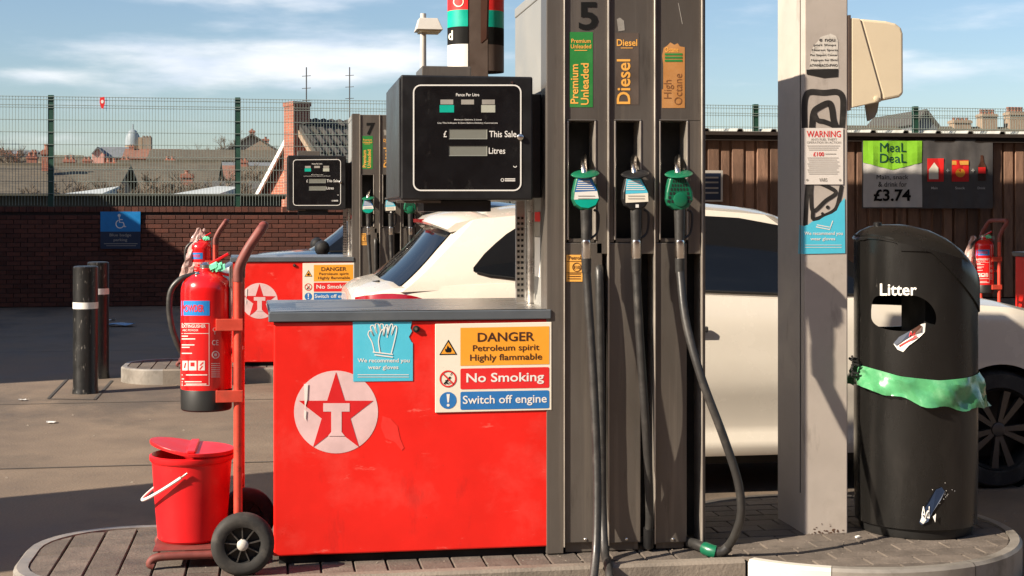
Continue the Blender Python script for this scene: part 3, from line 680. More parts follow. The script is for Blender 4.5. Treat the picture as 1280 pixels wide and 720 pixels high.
stack(hd, 315, 161, 170, 141, .5, .5, 1, M['chimbrick']); stack(hd, 332, 171, 183, 141, .6, .6, 1, M['chimbrick'])
he = gable_front('gabled_house', 'distant pink gabled house left of the dome', 115, 122, 130, 215, 184, 192, 14, M['pinkrender'], M['slate'])
house('slate_house', 'distant grey slate roofed house beside the dome', 124, 156, 216, 197, 184.5, 10, M['render'], M['slate'])
dm = thing('domed_building', 'distant building with grey lead dome and stone turret', 'building', (WX(166, 260), 260, gz(0, 260)))
dc = W(166, 190, 260); rr = 9.5*260/1800
MB().lathe((dc.x, 260, gz(0, 260)-1), [(rr, 0), (rr, dc.z-gz(0, 260)+2.2)], 20).build('drum', M['creamrender'], dm, smooth=True)
zt = dc.z+1.1
MB().lathe((dc.x, 260, zt), [(rr*1.05, 0)]+[(rr*1.02*math.cos(R(a)), 2.9*math.sin(R(a))) for a in range(5, 86, 10)]+[(.12, 3.0), (.1, 3.8)], 20).build('dome', M['lead'], dm, smooth=True)
MB().box((WX(173.5, 258), 257, gz(0, 258)), (WX(178, 258), 259, WZ(176, 172, 258))).build('turret', M['creamrender'], dm)
MB().box((WX(178.2, 257), 256.5, gz(0, 258)), (WX(189, 257), 259.5, WZ(182, 171, 257))).build('tower', M['render'], dm)
for k in range(3): MB().box((WX(178.4+k*4, 257), 256.45, WZ(182, 171, 257)-.05), (WX(180.8+k*4, 257), 257.4, WZ(182, 169.8, 257))).build('battlement', M['render'], dm)
# terrace with tall chimneys behind the shed
h, ro_, q = house('terrace_row', 'terrace roof with tall chimney stacks behind the timber shed', 1040, 1330, 84, 190, 158, 9, M['render'], M['tile_brown'], 0)
for px_, yt, w_, np_ in ((1200, 147, 1.2, 4), (1233.5, 137, 1.05, 4), (1268, 134, 1.1, 5)): stack(h, px_, yt, 163, 88.5, w_, .8, np_, M['creamrender'])
hg = gable_front('gabled_house', 'grey gabled roof peeping over the timber shed', 1143, 1158, 1172, 86, 140, 158, 8, M['slate'], M['tile_dark'])
rh = random.Random(11)
HC = ['brown', 'olive', 'grey', 'russet', 'dark', 'tan']; HP = ['beyond the low tiled roof', 'on the slope below the dome', 'halfway up the hill', 'near the crest', 'left of the brick gable', 'behind the garages']
HM = [M['tile_brown'], mat('olive_tile', (.11, .10, .065), .9, var=.3, vscale=1.5), M['slate'], mat('russet_tile', (.19, .085, .055), .9, var=.25, vscale=1.5), M['tile_dark'], mat('tan_tile', (.19, .145, .10), .9, var=.25, vscale=1.5)]
hill_h = []
for k in range(22):
    Yk = 84+k*6.0; px_ = rh.uniform(-20, 330); w_ = rh.uniform(9, 15)*1800/Yk/2; yr = 214-(k/21)*25+rh.uniform(-3, 3); c_ = k % 6; q_ = (k//6+k) % 6
    wl_, wm_ = (('brown', M['render']), ('pink', M['pinkrender']), ('stone', M['creamrender']), ('red brick', M['housebrick']))[k//6]
    h, r_, q = house('hillside_house', 'small %s roofed house with %s walls on the hillside' % (HC[c_], wl_), px_-w_/1.4, px_+w_/1.4, Yk, yr+1800/Yk*rh.uniform(.9, 1.3), yr, 7, wm_, HM[c_], None, windows=2, group='houses on the hillside'); hill_h.append((px_, Yk, yr, HC[c_], wl_))
    stack(h, px_+w_*rh.uniform(-.6, .6), yr-1800/Yk*rh.uniform(.7, 1.0), yr+4, Yk+3.5, .7, .6, 2, M['chimbrick'])
# aerials
for px_, y0, Yy, lab in ((383, 84, 41.5, 'thin television aerial mast on the brick house chimney'), (437, 84, 44, 'tall thin aerial mast rising behind the dispenser numbered seven')):
    p0, p1 = W(px_, 165, Yy), W(px_, y0, Yy)
    a = thing('aerial_mast', lab, 'aerial', p0)
    MB().tube([p0-Vector((0, 0, .8 if px_ < 400 else 3)), p1], .018, 6).build('mast', M['alloy'], a)
    for k in range(3): MB().tube([p1+Vector((-.12, .1, -.25-.35*k)), p1+Vector((.12, -.1, -.25-.35*k))], .010, 5).build('element', M['alloy'], a)
# bare trees
def bare_tree(px, Y, y_top, label, spread=.5, seed=1, th=1.0):
    rnd = random.Random(seed); base = W(px, y_top, Y); H = base.z-gz(base.x, Y); b0 = Vector((base.x, Y, gz(base.x, Y)-.1))
    t = thing('bare_tree', label, 'tree', b0, 'bare winter trees on the hill'); tr = MB(); cr_ = MB()
    tr.tube([b0, b0+Vector((.05*H*rnd.uniform(-1, 1), 0, H*.28)), b0+Vector((.06*H*rnd.uniform(-1, 1), 0, H*.45))], [H*.03, H*.024, H*.018], 7); top = tr.v[-1].copy()
    def br(p, d, L, r_, lv):
        q_ = p+d*L*.5+Vector((rnd.uniform(-.06, .06), rnd.uniform(-.06, .06), .03))*L; e = q_+d*L*.5+Vector((0, 0, .06*L))
        cr_.tube([p, q_, e], [r_, r_*.8, r_*.5], 4 if lv < 2 else 3, False)
        if lv < 4:
            for k in range(4 if lv < 3 else 5):
                a = d+Vector((rnd.uniform(-1, 1), rnd.uniform(-1, 1), rnd.uniform(-.3, .9)))*spread*1.3
                s_ = p.lerp(e, rnd.uniform(.35, 1)); br(s_, a.normalized(), L*rnd.uniform(.5, .72), r_*.55, lv+1)
    for k in range(6):
        a = 2*math.pi*k/6; br(b0+Vector((0, 0, H*rnd.uniform(.22, .44))), Vector((math.cos(a)*spread, math.sin(a)*spread, .9)).normalized(), H*.27, H*.012*th, 0)
    tr.build('trunk', M['twig'], t); cr_.build('crown', M['twig'], t)
for i, (px_, Y_, yt_, lab) in enumerate(((286, 150, 165, 'bare brown tree beside the gabled house on the crest'), (262, 155, 172, 'bare brown tree behind the long terrace row'), (240, 152, 174, 'bare brown tree rising behind the terrace row'), (215, 158, 177, 'low bare tree right of the dome'),
    (15, 140, 176, 'bare tree at the far end of the hill'), (100, 170, 184, 'faint bare tree left of the pink house'), (443, 60, 146, 'bare tree twigs behind the brick house roof'), (342, 150, 180, 'bare tree between crest house and brick chimney'))):
    bare_tree(px_, Y_, yt_, lab, .6, i+3)

for i, (px_, Y_, yt_, lab) in enumerate(((148, 50, 206, 'bare bushy tree behind the garages under the dome'), (176, 54, 200, 'bare bushy tree behind the garages, right of the pale roof'), (200, 49, 207, 'low bare thicket between the two pale sheet roofs'), (224, 55, 203, 'bare thicket just left of the small red chimney'),
    (252, 51, 201, 'bare thicket just right of the small red chimney'), (276, 56, 196, 'bare brown tree behind the second pale sheet roof'), (312, 54, 205, 'bare bush at the foot of the brick gable'), (30, 52, 212, 'bare bush before the low tiled roof by the fence post'), (100, 53, 210, 'bare bush left of the first pale sheet roof'), (338, 60, 196, 'bare brown tree against the brick gable'))):
    bare_tree(px_, Y_, yt_, lab, .95, i+40, 2.2)
protos = [o for o in bpy.data.objects if o.name.startswith('bare_tree') and o.type == 'EMPTY'][:4]; rt_ = random.Random(8)
for i in range(0, 22):
    px_, Yk, yr, c1, w1_ = hill_h[i]; p = protos[i % 4]; t = copy_tree(p); Yt = Yk-3.5; pxt = px_+(1 if i % 2 else -1)*rt_.uniform(3, 7)*1800/Yk/2
    x = WX(pxt, Yt); H = WZ(pxt, yr-rt_.uniform(1, 8), Yt)-gz(x, Yt); hp = max(v[2] for c in p.children for v in c.bound_box); sc = max(H, 2)/hp
    t.location = (x, Yt, gz(x, Yt)-.1); t.scale = (sc*1.25, sc*1.25, sc); t.rotation_euler = (0, 0, rt_.uniform(0, 6.28)); t['label'] = 'bare tree beside the %s roofed house with %s walls' % (c1, w1_)
# forecourt lamp
Yl = 23.9
lp = thing('lamp_post', 'grey forecourt lamp post with wide flat head', 'lamp post', (WX(529, Yl), Yl, 0))
xl = WX(529, Yl)
MB().tube([(xl, Yl, 0), (xl, Yl, WZ(529, 17, Yl))], [.07, .05], 12).build('pole', M['lamphead'], lp, smooth=True)
hz = WZ(536, 39, Yl); ht = WZ(536, 24, Yl)
hd_ = MB().add([(WX(519, Yl), Yl-.25, hz), (WX(552, Yl), Yl-.25, hz), (WX(552, Yl), Yl+.25, hz), (WX(519, Yl), Yl+.25, hz), (WX(523, Yl), Yl-.16, ht), (WX(546, Yl), Yl-.16, ht), (WX(546, Yl), Yl+.16, ht), (WX(523, Yl), Yl+.16, ht)],
    [(0, 3, 2, 1), (4, 5, 6, 7), (0, 1, 5, 4), (1, 2, 6, 5), (2, 3, 7, 6), (3, 0, 4, 7)]).build('lamp_head', M['lamphead'], lp, bevel=.01)
MB().box((WX(523, Yl), Yl-.21, hz-.03), (WX(549, Yl), Yl+.21, hz+.005)).build('diffuser', M['lampglass'], hd_)

# ---- what stands outside the picture and shades it: canopy, shop, added terrace and shadow panel
can = thing('canopy_roof', 'flat white forecourt canopy over the pumps, above the picture', 'canopy', (9, 12, 5.2))
MB().box((.8, 4.2, 5.2), (19, 22.28, 6.0)).build('fascia', M['canopy'], can)
sh = thing('shop_building', 'grey forecourt shop building beyond the left edge', 'building', (-12, 18, 0))
MB().box((-18, 11.25, -.02), (-8.0, 25.5, 4.9)).build('wall', M['shop'], sh)
MB().box((-18.2, 11.2, 4.9), (-7.9, 25.6, 5.15)).build('roof', M['shop'], sh)
rt = thing('sky_block_terrace', 'unseen brick terrace added behind the camera to block sky light', 'building', (0, -20, 0))
MB().box((-70, -26, -.05), (70, -17, 10)).build('wall', M['housebrick'], rt)  # terrace added out of view to cut the sky's fill light
MB().add([(-71, -16.6, 9.9), (71, -16.6, 9.9), (71, -21.5, 13.6), (-71, -21.5, 13.6), (-71, -26.4, 9.9), (71, -26.4, 9.9)], [(0, 1, 2, 3), (3, 2, 5, 4), (0, 3, 4), (1, 5, 2)]).build('roof', M['tile_dark'], rt)
ts = thing('shadow_panel', 'tall unseen panel added beyond the left edge to cast a shadow', 'sign', (-5, 5.68, 0))
MB().box((-5.12, 4.83, .0), (-4.88, 6.53, 3.7)).build('panel', M['canopy'], ts)  # unseen blank panel, added and sized to throw the shadow band at left

# ================================================================== FUEL DISPENSER
PY = 5.69
pf0 = plane(PY)
def XB(px, Y=PY): return WX(px, Y)
def ZB(py, px=600, Y=PY): return WZ(px, py, Y)
def make_pump():
    p = thing('fuel_dispenser', 'near fuel dispenser numbered five with red cabinet and three hoses', 'fuel pump', (.85, 6.1, .13), 'fuel dispensers')
    CX0, CX1 = -.02, 1.084
    # red cabinet
    MB().box((CX0+.02, PY+.03, .13), (CX1-.01, 6.33, .165)).build('plinth', M['void'], p)
    cab = MB().box((CX0, PY, .165), (CX1, 6.35, 1.078)).build('cabinet', M['red'], p, bevel=.006)
    ct = MB().add([(CX0-.02, PY-.012, 1.080), (CX1-.004, PY-.012, 1.080), (CX1-.004, 6.37, 1.080), (CX0-.02, 6.37, 1.080), (CX0-.02, PY-.012, 1.118), (CX1-.004, PY-.012, 1.118), (CX1-.004, 6.37, 1.125), (CX0-.035, 6.37, 1.125)],
        [(0, 3, 2, 1), (4, 5, 6, 7), (0, 1, 5, 4), (1, 2, 6, 5), (2, 3, 7, 6), (3, 0, 4, 7)]).build('counter_top', M['worktop'], p, bevel=.004)
    MB().add([(CX0-.012, PY-.004, 1.1205), (CX1-.008, PY-.004, 1.1205), (CX1-.008, 6.362, 1.1273), (CX0-.03, 6.362, 1.1273)], [(0, 1, 2, 3)]).build('steel_surface', M['brushed'], ct)
    lk = MB().lathe(W(520, 411, PY+.002), [(.014, 0), (.014, .012), (.009, .014)], 16, (0, -1, 0)).build('cabinet_lock', M['black'], p, smooth=True)
    MB().lathe(W(520, 411, PY-.0125), [(.006, 0), (.006, .003)], 12, (0, -1, 0)).build('key_slot', M['chrome'], lk)
    # round star logo
    C, r_ = (420, 515), 52.5
    lg = put_poly(MB(), ring_px(C[0], C[1], r_, r_*.985, 56), pf0, .001).build('logo_disc', M['faded'], cab)
    st = MB(); sp = [(C[0]+(49 if k % 2 == 0 else 18.9)*math.sin(R(36*k)), C[1]+2-(52 if k % 2 == 0 else 20)*math.cos(R(36*k))) for k in range(10)]
    for k in range(0, 10): st.sheet([pf0(C[0], C[1]+2, .002), pf0(*sp[k], .002), pf0(*sp[(k+1) % 10], .002)])
    st.build('logo_star', M['star'], cab)
    tt = MB(); put_rect(tt, (404, 504, 437, 514.5), pf0, .003); put_rect(tt, (414, 514.5, 427, 540), pf0, .003); put_poly(tt, [(414, 540), (427, 540), (431, 545), (410, 545)], pf0, .003)
    tt.build('logo_letter', M['faded'], cab)
    wr = MB(); put_poly(wr, [(380, 480), (385, 480), (384, 500), (381, 511)], pf0, .004); put_poly(wr, [(380, 512), (383, 514), (382, 526), (380, 522)], pf0, .004); wr.build('paint_scrape', M['white'], cab)
    fd = MB(); put_poly(fd, [(478, 520), (488, 523), (497, 533), (500, 548), (505, 560), (502, 563), (494, 553), (482, 548), (476, 534)], pf0, .0012); fd.build('faded_patch', mat('faded_red', (.79, .03, .022), .5, var=.1, vscale=12), cab)
    # gloves sticker
    gs = MB(); put_poly(gs, [(441, 402), (515, 402), (513, 410), (515, 414), (511, 421), (514, 427), (516, 429), (516, 476), (441.5, 477)], pf0, .0025)
    gs = gs.build('gloves_sticker', M['cyan'], cab)
    gl = MB(); f = pf0
    L = [(468, 441), (465, 428), (460, 418), (463, 413), (467, 420), (463, 409), (467, 407), (471, 417), (469, 406), (473, 405), (476, 416), (475, 406), (479, 406), (480, 417), (481, 409), (484, 411), (484, 422)]
    put_line(gl, bez([(x, y, 0) for x, y in L], 3) and [(v.x, v.y) for v in bez([(x, y, 0) for x, y in L], 3)], 1.3, f, .0035)
    L2 = [(475, 441), (473, 426), (476, 414), (479, 412), (479, 420), (482, 407), (485, 408), (484, 419), (488, 406), (491, 407), (489, 419), (493, 408), (496, 410), (493, 426), (489, 442)]
    put_line(gl, [(v.x, v.y) for v in bez([(x, y, 0) for x, y in L2], 3)], 1.3, f, .0042)
    put_line(gl, [(466, 440), (491, 443)], 1.4, f, .0047); put_line(gl, [(468, 443.5), (491, 446.5)], 1.4, f, .0047); gl.build('glove_drawing', M['white'], gs)
    tx = MB(); put_text(tx, 'We recommend you', (447, 448, 512, 454.5), f, .0035); put_text(tx, 'wear gloves', (460, 456.5, 498, 463), f, .0035)
    put_rect(tx, (447, 468, 511, 468.8), f, .0035); put_rect(tx, (447, 471, 511, 471.7), f, .0035); tx.build('lettering', M['white'], gs)
    # danger sign
    sg = MB().add([pf0(544, 405, .006), pf0(689.5, 402.5, .006), pf0(689.5, 512.5, .006), pf0(544, 516, .006), pf0(544, 405, .0005), pf0(689.5, 402.5, .0005), pf0(689.5, 512.5, .0005), pf0(544, 516, .0005)],
        [(0, 1, 2, 3), (4, 7, 6, 5), (0, 4, 5, 1), (1, 5, 6, 2), (2, 6, 7, 3), (3, 7, 4, 0)]).build('danger_sign', M['cream'], p, bevel=.0015, seg=1)
    sl = lambda px, py, l=0: pf0(px, py-(px-617)*.018, l)         # the printed lines climb with the plate
    put_rect(MB(), (575.5, 409, 686.5, 456.5), sl, .0068).build('orange_panel', M['orange'], sg)
    put_rect(MB(), (575.5, 460, 686.5, 486), sl, .0068, rad=2).build('red_panel', M['signred'], sg)
    put_rect(MB(), (575.5, 489, 686.5, 511.5), sl, .0068, rad=2).build('blue_panel', M['blue'], sg)
    tx = MB(); put_text(tx, 'DANGER', (597, 415.5, 668, 427), sl, .0078, .0156); put_text(tx, 'Petroleum spirit', (591, 431, 674, 441), sl, .0078, .0094); put_text(tx, 'Highly flammable', (587.5, 442.5, 677.5, 453), sl, .0078, .0094)
    tx.build('lettering', M['brown_ink'], sg)
    tx = MB(); put_text(tx, 'No Smoking', (583, 466, 680, 481), sl, .0078, .0156); put_text(tx, 'Switch off engine', (578.5, 494, 683.5, 507.5), sl, .0078, .0114); tx.build('lettering', M['white'], sg)
    pic = MB(); put_poly(pic, [(560.5, 423.5), (571.5, 442.5), (549, 442.5)], sl, .0068); pic.build('warning_triangle', M['ink'], sg)
    put_poly(MB(), [(560.4, 426.5), (569.3, 441.2), (551.3, 441.2)], sl, .0074).build('warning_field', M['orange'], sg)
    fl = MB(); put_poly(fl, [(556.5, 438), (556, 434.5), (558, 435.5), (559.5, 430.5), (562, 434), (563.5, 433.5), (564.5, 437.5), (563, 439.5), (558, 439.5)], sl, .008); fl.build('flame', M['ink'], sg)
    ns_ = MB(); put_line(ns_, ring_px(560, 472.5, 9.7)+[(569.7, 472.5)], 1.9, sl, .0072); put_line(ns_, [(553.3, 465.8), (566.7, 479.2)], 1.7, sl, .0082); ns_.build('prohibition_ring', M['signred'], sg)
    ck = MB(); put_line(ck, [(555, 479), (563, 470)], 2, sl, .0076); put_line(ck, [(563, 468), (565.5, 464.5)], 1, sl, .0076); put_line(ck, [(557, 474), (559, 479), (563, 477)], 1.2, sl, .0079); ck.build('cigarette', M['ink'], sg)
    put_poly(MB(), ring_px(560, 499.5, 10.6), sl, .0068).build('mandatory_disc', M['blue'], sg)
    ex = MB(); put_poly(ex, [(558.2, 491.5), (562.2, 491.5), (561.2, 502), (559.2, 502)], sl, .0076); put_poly(ex, ring_px(560.2, 505.5, 1.8), sl, .0076); ex.build('exclamation_mark', M['white'], sg)

    # hose tower: body behind, plates in front with nozzle pockets and hose slots
    TX0, TX1 = XB(683), XB(881.5); TOP = 2.44
    tow = MB().box((TX0+.004, PY+.125, .135), (TX1-.004, 6.49, TOP-.045)).build('tower_body', M['steel_mid'], p, bevel=.003)
    MB().box((TX0+.002, PY+.115, TOP-.043), (TX1-.002, 6.492, TOP)).build('tower_cap', M['steel_mid'], p, bevel=.004)
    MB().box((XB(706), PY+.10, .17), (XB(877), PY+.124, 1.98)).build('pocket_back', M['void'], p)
    def plate(nm, x0, y0, x1, y1, m_='steel_dark', d=.0, back=.11, bv=.003):
        return MB().box((XB(x0), PY-d, ZB(y1, x0)), (XB(x1), PY+back, ZB(y0, x0))).build(nm, M[m_], p, bevel=bv)
    MB().box((TX0, PY-.004, .135), (XB(704.4), PY+.124, TOP)).build('side_frame', M['steel_dark'], p, bevel=.003)
    MB().box((XB(878.2), PY-.004, .135), (TX1, PY+.124, TOP)).build('side_frame', M['steel_dark'], p, bevel=.003)
    bays = ((706.2, 759, 711, 743, 753), (761.6, 817, 770, 799.5, 801), (819.6, 876, 826, 858, 858.5))
    for i, (a, b, oa, ob_, sl_) in enumerate(bays):
        MB().box((XB(a), PY, ZB(148.5)), (XB(b), PY+.11, TOP-.01)).build('upper_panel', M['steel_dark'], p, bevel=.002)
        plate('pocket_side', a, 149.2, oa-2.5, 303); plate('pocket_side', ob_+2.5, 149.2, b, 317.5)
        for q0, q1 in ((oa-2.3, oa), (ob_, ob_+2.3)): plate('pocket_frame', q0, 151, q1, 300, 'trim', .004)
        plate('pocket_frame', oa-2.3, 149, ob_+2.3, 151, 'steel_dark', .004)
        MB().box((XB(oa), PY+.005, ZB(303)), (XB(ob_), PY+.095, ZB(298.5))).build('nozzle_rest', M['steel_dark'], p)
        plate('lower_panel', a, 303.6, sl_, 679, 'steel_dark', .0)
        MB().box((XB(a+2), PY+.02, .135), (XB(sl_-2), PY+.11, ZB(680))).build('foot', M['steel_dark'], p)
        sc = W((a+sl_)/2+2, 674, PY)
        MB().lathe(sc, [(.006, -.001), (.006, .002), (.003, .0045)], 10, (0, -1, 0)).build('screw', M['chrome'], p, smooth=True)
    for x in (704.4, 759.2, 817.2, 876.2):
        MB().box((XB(x), PY-.010, .16), (XB(x+2.0 if x != 704.4 else 705.9), PY+.1, TOP-.003)).build('trim_strip', M['trim'], p, bevel=.0015, seg=1)
    # grade labels
    f = pf0
    g1 = MB(); put_rect(g1, (712, 40, 741, 134), f, .001); g1 = g1.build('grade_label', M['green'], p); g1['label'] = 'green premium unleaded label'
    tx = MB(); put_text(tx, 'Premium\nUnleaded', (713.5, 48.5, 739, 60.5), f, .002, .0104); put_text(tx, 'Premium\nUnleaded', (713, 79, 736, 131), f, .002, .0156, 90); put_rect(tx, (718, 62.5, 734, 63.4), f, .002); tx.build('lettering', M['gold'], g1)
    g2 = MB(); put_rect(g2, (769.5, 41, 798.5, 131), f, .001); g2 = g2.build('grade_label', mat('brown_label', (.10, .075, .06), .5, var=.25), p); g2['label'] = 'dark brown diesel label'
    tx = MB(); put_text(tx, 'Diesel', (771, 49, 796.5, 57.5), f, .002, .0156); put_text(tx, 'Diesel', (771, 74, 788, 130), f, .002, .0156, 90); put_rect(tx, (776, 59.5, 791, 60.4), f, .002); tx.build('lettering', M['gold'], g2)
    g3 = MB(); put_poly(g3, [(829.5, 60), (834, 57), (838, 53), (843, 56), (847, 54), (850, 58), (856, 59), (856, 135), (827.3, 135), (827.3, 112), (829, 111), (829, 80), (827.5, 70)], f, .001); g3 = g3.build('grade_label', M['tan'], p); g3['label'] = 'worn tan high octane label'
    tx = MB(); put_text(tx, 'Octane', (831, 59, 848, 65), f, .002, .0104); tx.build('lettering', M['gold'], g3)
    tx = MB(); put_text(tx, 'High\nOctane', (829.5, 92, 852.5, 131), f, .002, -.005, 90); tx.build('lettering', mat('brown_text', (.22, .09, .03), .6), g3)
    tx = MB()
    for y_ in (66.5, 70.5, 74.5): put_rect(tx, (831, y_, 853, y_+2.6), f, .002)
    tx.build('worn_print', M['green'], g3)
    tx = MB(); put_text(tx, '5', (723.5, 2.5, 747.5, 37.5), f, .002, .0234); tx.build('pump_number', M['ink'], p)
    rs = MB(); put_poly(rs, [(771, 24), (775, 22), (780, 26), (781, 38), (773, 39), (772, 32)], f, .001); put_line(rs, [(848, 4), (853, 30)], .8, f, .001); rs.build('label_residue', M['greyprint'], p)
    ol = MB(); put_rect(ol, (708, 318.5, 728, 352), f, .0015); ol = ol.build('fuel_label', M['gold'], p)
    tx = MB(); put_text(tx, 'Petrol', (711, 320, 726, 324.5), f, .0025, .0104); put_line(tx, ring_px(721, 334, 5.2)+[(726.2, 334)], .9, f, .0025); put_text(tx, 'E10', (717.3, 332, 724.8, 336.4), f, .0025, .0104)
    for y_ in (342, 345, 348): put_rect(tx, (710, y_, 726, y_+.9), f, .0025)
    put_rect(tx, (708.5, 326.5, 727.5, 327.1), f, .0025); put_rect(tx, (708.5, 340.5, 727.5, 341.1), f, .0025); tx.build('lettering', M['brown_ink'], ol)
    # stickers on the left flank of the tower
    sx_ = xplane(TX0-.001)
    def flank(y0, y1, za, zb, m_): MB().add([(TX0+.002, y0, za), (TX0+.002, y1, za), (TX0+.002, y1, zb), (TX0+.002, y0, zb)], [(0, 1, 2, 3)]).build('flank_sticker', m_, p)
    flank(5.84, 5.97, 1.47, 1.51, M['signred']); flank(5.84, 5.97, 1.41, 1.468, M['greyprint']); flank(5.84, 5.97, 1.24, 1.405, M['white'])

    # display head
    hx0, hx1 = XB(501), XB(666); hz0, hz1 = 1.557, 2.052
    hd = MB().box((hx0, PY, hz0), (hx1, 6.40, hz1)).build('display_head', M['black'], p, bevel=.007)
    MB().box((hx0-.006, PY+.012, hz0+.012), (hx0-.001, 6.39, hz1-.012)).build('side_panel', M['side_dark'], hd, bevel=.002)
    MB().box((hx1+.002, PY+.10, hz0+.01), (TX0-.003, 6.30, hz1-.06)).build('head_bracket', M['black'], p, bevel=.004)
    MB().box((XB(530), PY+.08, hz1+.001), (XB(592), PY+.34, hz1+.045)).build('top_bracket', M['steel_dark'], p, bevel=.003)
    MB().box((XB(531), PY+.05, hz0-.046), (XB(616), PY+.30, hz0-.001)).build('under_bracket', M['black'], p, bevel=.003)
    MB().box((XB(497), PY+.03, hz0-.012), (XB(552), PY+.06, hz0-.002)).build('drip_strip', M['steel_dark'], p)
    f = plane(PY)
    fc_ = MB(); put_rect(fc_, (517, 106.5, 651, 238), f, .0012, rad=8); fc_.build('glass_face', M['display'], hd)
    rr_ = lambda o: [(x, y) for cx, cy, a in ((651-9-o, 106.5+9+o, -90), (651-9-o, 238-9-o, 0), (517+9+o, 238-9-o, 90), (517+9+o, 106.5+9+o, 180)) for x, y in [(cx+9*math.cos(R(a+15*k)), cy+9*math.sin(R(a+15*k))) for k in range(7)]]
    lp_ = rr_(0); put = MB(); put_line(put, lp_+[lp_[0]], 1.7, f, .002); put.build('white_outline', M['white'], hd)
    for x0, y0, x1, y1, m_ in ((550.5, 124.5, 566.5, 130.5, 'greyprint'), (576.5, 124.5, 592.5, 130.5, 'greyprint'), (602.5, 124.5, 618.5, 130.5, 'greyprint'), (549.5, 131.3, 567.5, 140.5, 'teal'), (601.5, 131.3, 619, 140.5, 'paleprint')):
        put_rect(MB(), (x0, y0, x1, y1), f, .0022).build('price_window', M[m_], hd)
    for y0, y1 in ((161.5, 174), (182.5, 195)):
        MB().add([f(561, y0, .003), f(609, y0, .003), f(609, y1, .003), f(561, y1, .003), f(562, y0+1, .0015), f(608, y0+1, .0015), f(608, y1-1, .0015), f(562, y1-1, .0015)],
            [(4, 5, 6, 7), (0, 1, 5, 4), (1, 2, 6, 5), (2, 3, 7, 6), (3, 0, 4, 7)]).build('readout', M['lcd'], hd)
    tx = MB(); put_text(tx, 'Pence Per Litre', (570, 116.5, 599, 120.3), f, .002, .0104); put_text(tx, 'Minimum Delivery 2 Litres', (568, 148.6, 602, 151), f, .002, .0026)
    put_text(tx, 'Use This Indicator & Zero Before Delivery Commences', (547, 152.6, 622, 155.2), f, .002, .0026)
    put_text(tx, '£', (554.5, 163.5, 558.5, 171.5), f, .002, .0104); put_text(tx, 'This Sale', (611.5, 163.5, 645.5, 171.5), f, .002, .0078); put_text(tx, 'Litres', (611, 184.5, 631.5, 192.3), f, .002, .0078)
    put_line(tx, ring_px(628, 225, 1.8)+[(629.8, 225)], .7, f, .002); put_rect(tx, (631, 223, 644, 224.3), f, .002); put_rect(tx, (631, 225.3, 644, 226.6), f, .002); put_line(tx, ring_px(643.8, 207, 2, a0=10, a1=170, n=10), .9, f, .002)
    tx.build('lettering', M['white'], hd)
    MB().lathe(W(650, 171.5, PY-.001), [(.013, 0), (.013, .008), (.007, .012)], 14, (0, -1, 0)).build('door_lock', M['chrome'], hd, smooth=True)
    MB().lathe(W(640, 103, PY-.001), [(.005, 0), (.005, .004)], 10, (0, -1, 0)).build('screw', M['chrome'], hd)
    # post that carries the head: round tube and a perforated strip
    YQ = 6.02
    MB().tube([(WX(665, YQ), YQ, 1.127), (WX(665, YQ), YQ, 1.60)], .027, 24).build('support_tube', M['brushed'], p, smooth=True)
    ps_ = MB().box((WX(645.5, YQ), YQ, 1.127), (WX(656, YQ), YQ+.004, 1.60)).build('perforated_strip', M['brushed'], p)
    hl = MB()
    for k in range(15):
        for q in (648, 652.8): z_ = 1.15+k*.0235; hl.box((WX(q-1.5, YQ), YQ-.003, z_), (WX(q+1.5, YQ), YQ-.0005, z_+.011))
    ob = hl.build('perforations', M['void'], ps_); ob['kind'] = 'stuff'
    MB().box((WX(672, YQ), YQ-.005, 1.127), (WX(684, YQ), YQ+.02, 1.60)).build('back_strip', M['trim'], p)

    # nozzles and hoses
    YN = 5.585
    def nozzle(cx, kind):
        f = plane(YN); w = lambda dx, py, Y=YN: W(cx+dx, py, Y)
        body = MB().prism([w(dx, y) for dx, y in ((-12, 222), (8, 222), (13, 230), (17, 240), (17.5, 250), (12, 259), (3, 263.5), (-6, 262), (-13, 257), (-16.5, 249), (-16, 240))], (0, .045, 0)).build('nozzle', M['nozgreen'] if kind != 1 else M['black'], p, bevel=.009, seg=3)
        MB().tube(bez([w(-2, 232, YN+.03), w(-2.5, 214, YN+.045), w(-3, 203, YN+.085), w(-2.5, 196, YN+.15)], 5), .0125, 12).build('spout', M['chrome'], body, smooth=True)
        gd = MB().lathe(w(-1, 218, YN+.03), [(.02, -.006), (.052, -.003), (.057, .002), (.052, .006), (.02, .008)], 24, (-.12, -.28, 1)).build('splash_guard', M['nozgreen'] if kind != 1 else M['black'], body, smooth=True)
        if kind == 0:
            put_poly(MB(), [(cx-10, 223.5), (cx+7, 223.5), (cx+14, 238.5), (cx-14, 240)], f, .0015).build('sticker', M['blue'], body)
            put_poly(MB(), [(cx-14, 240.2), (cx+14, 238.7), (cx+16, 248), (cx-15, 249.5)], f, .0015).build('sticker', M['white'], body)
            put_poly(MB(), [(cx-15, 249.7), (cx+16, 248.2), (cx+12, 256), (cx+3, 260), (cx-6, 259), (cx-12, 255)], f, .0015).build('sticker', M['teal'], body)
        elif kind == 1:
            put_poly(MB(), [(cx-12, 224), (cx+6, 223.5), (cx+15, 241), (cx-13, 242.5)], f, .0015).build('sticker', M['cyan'], body)
            put_poly(MB(), [(cx-13, 242.7), (cx+15, 241.2), (cx+15.5, 252), (cx-13, 253.5)], f, .0015).build('sticker', M['cream'], body)
            put_rect(MB(), (cx-.5, 255.5, cx+3.5, 259.5), f, .0015).build('sticker', M['white'], body)
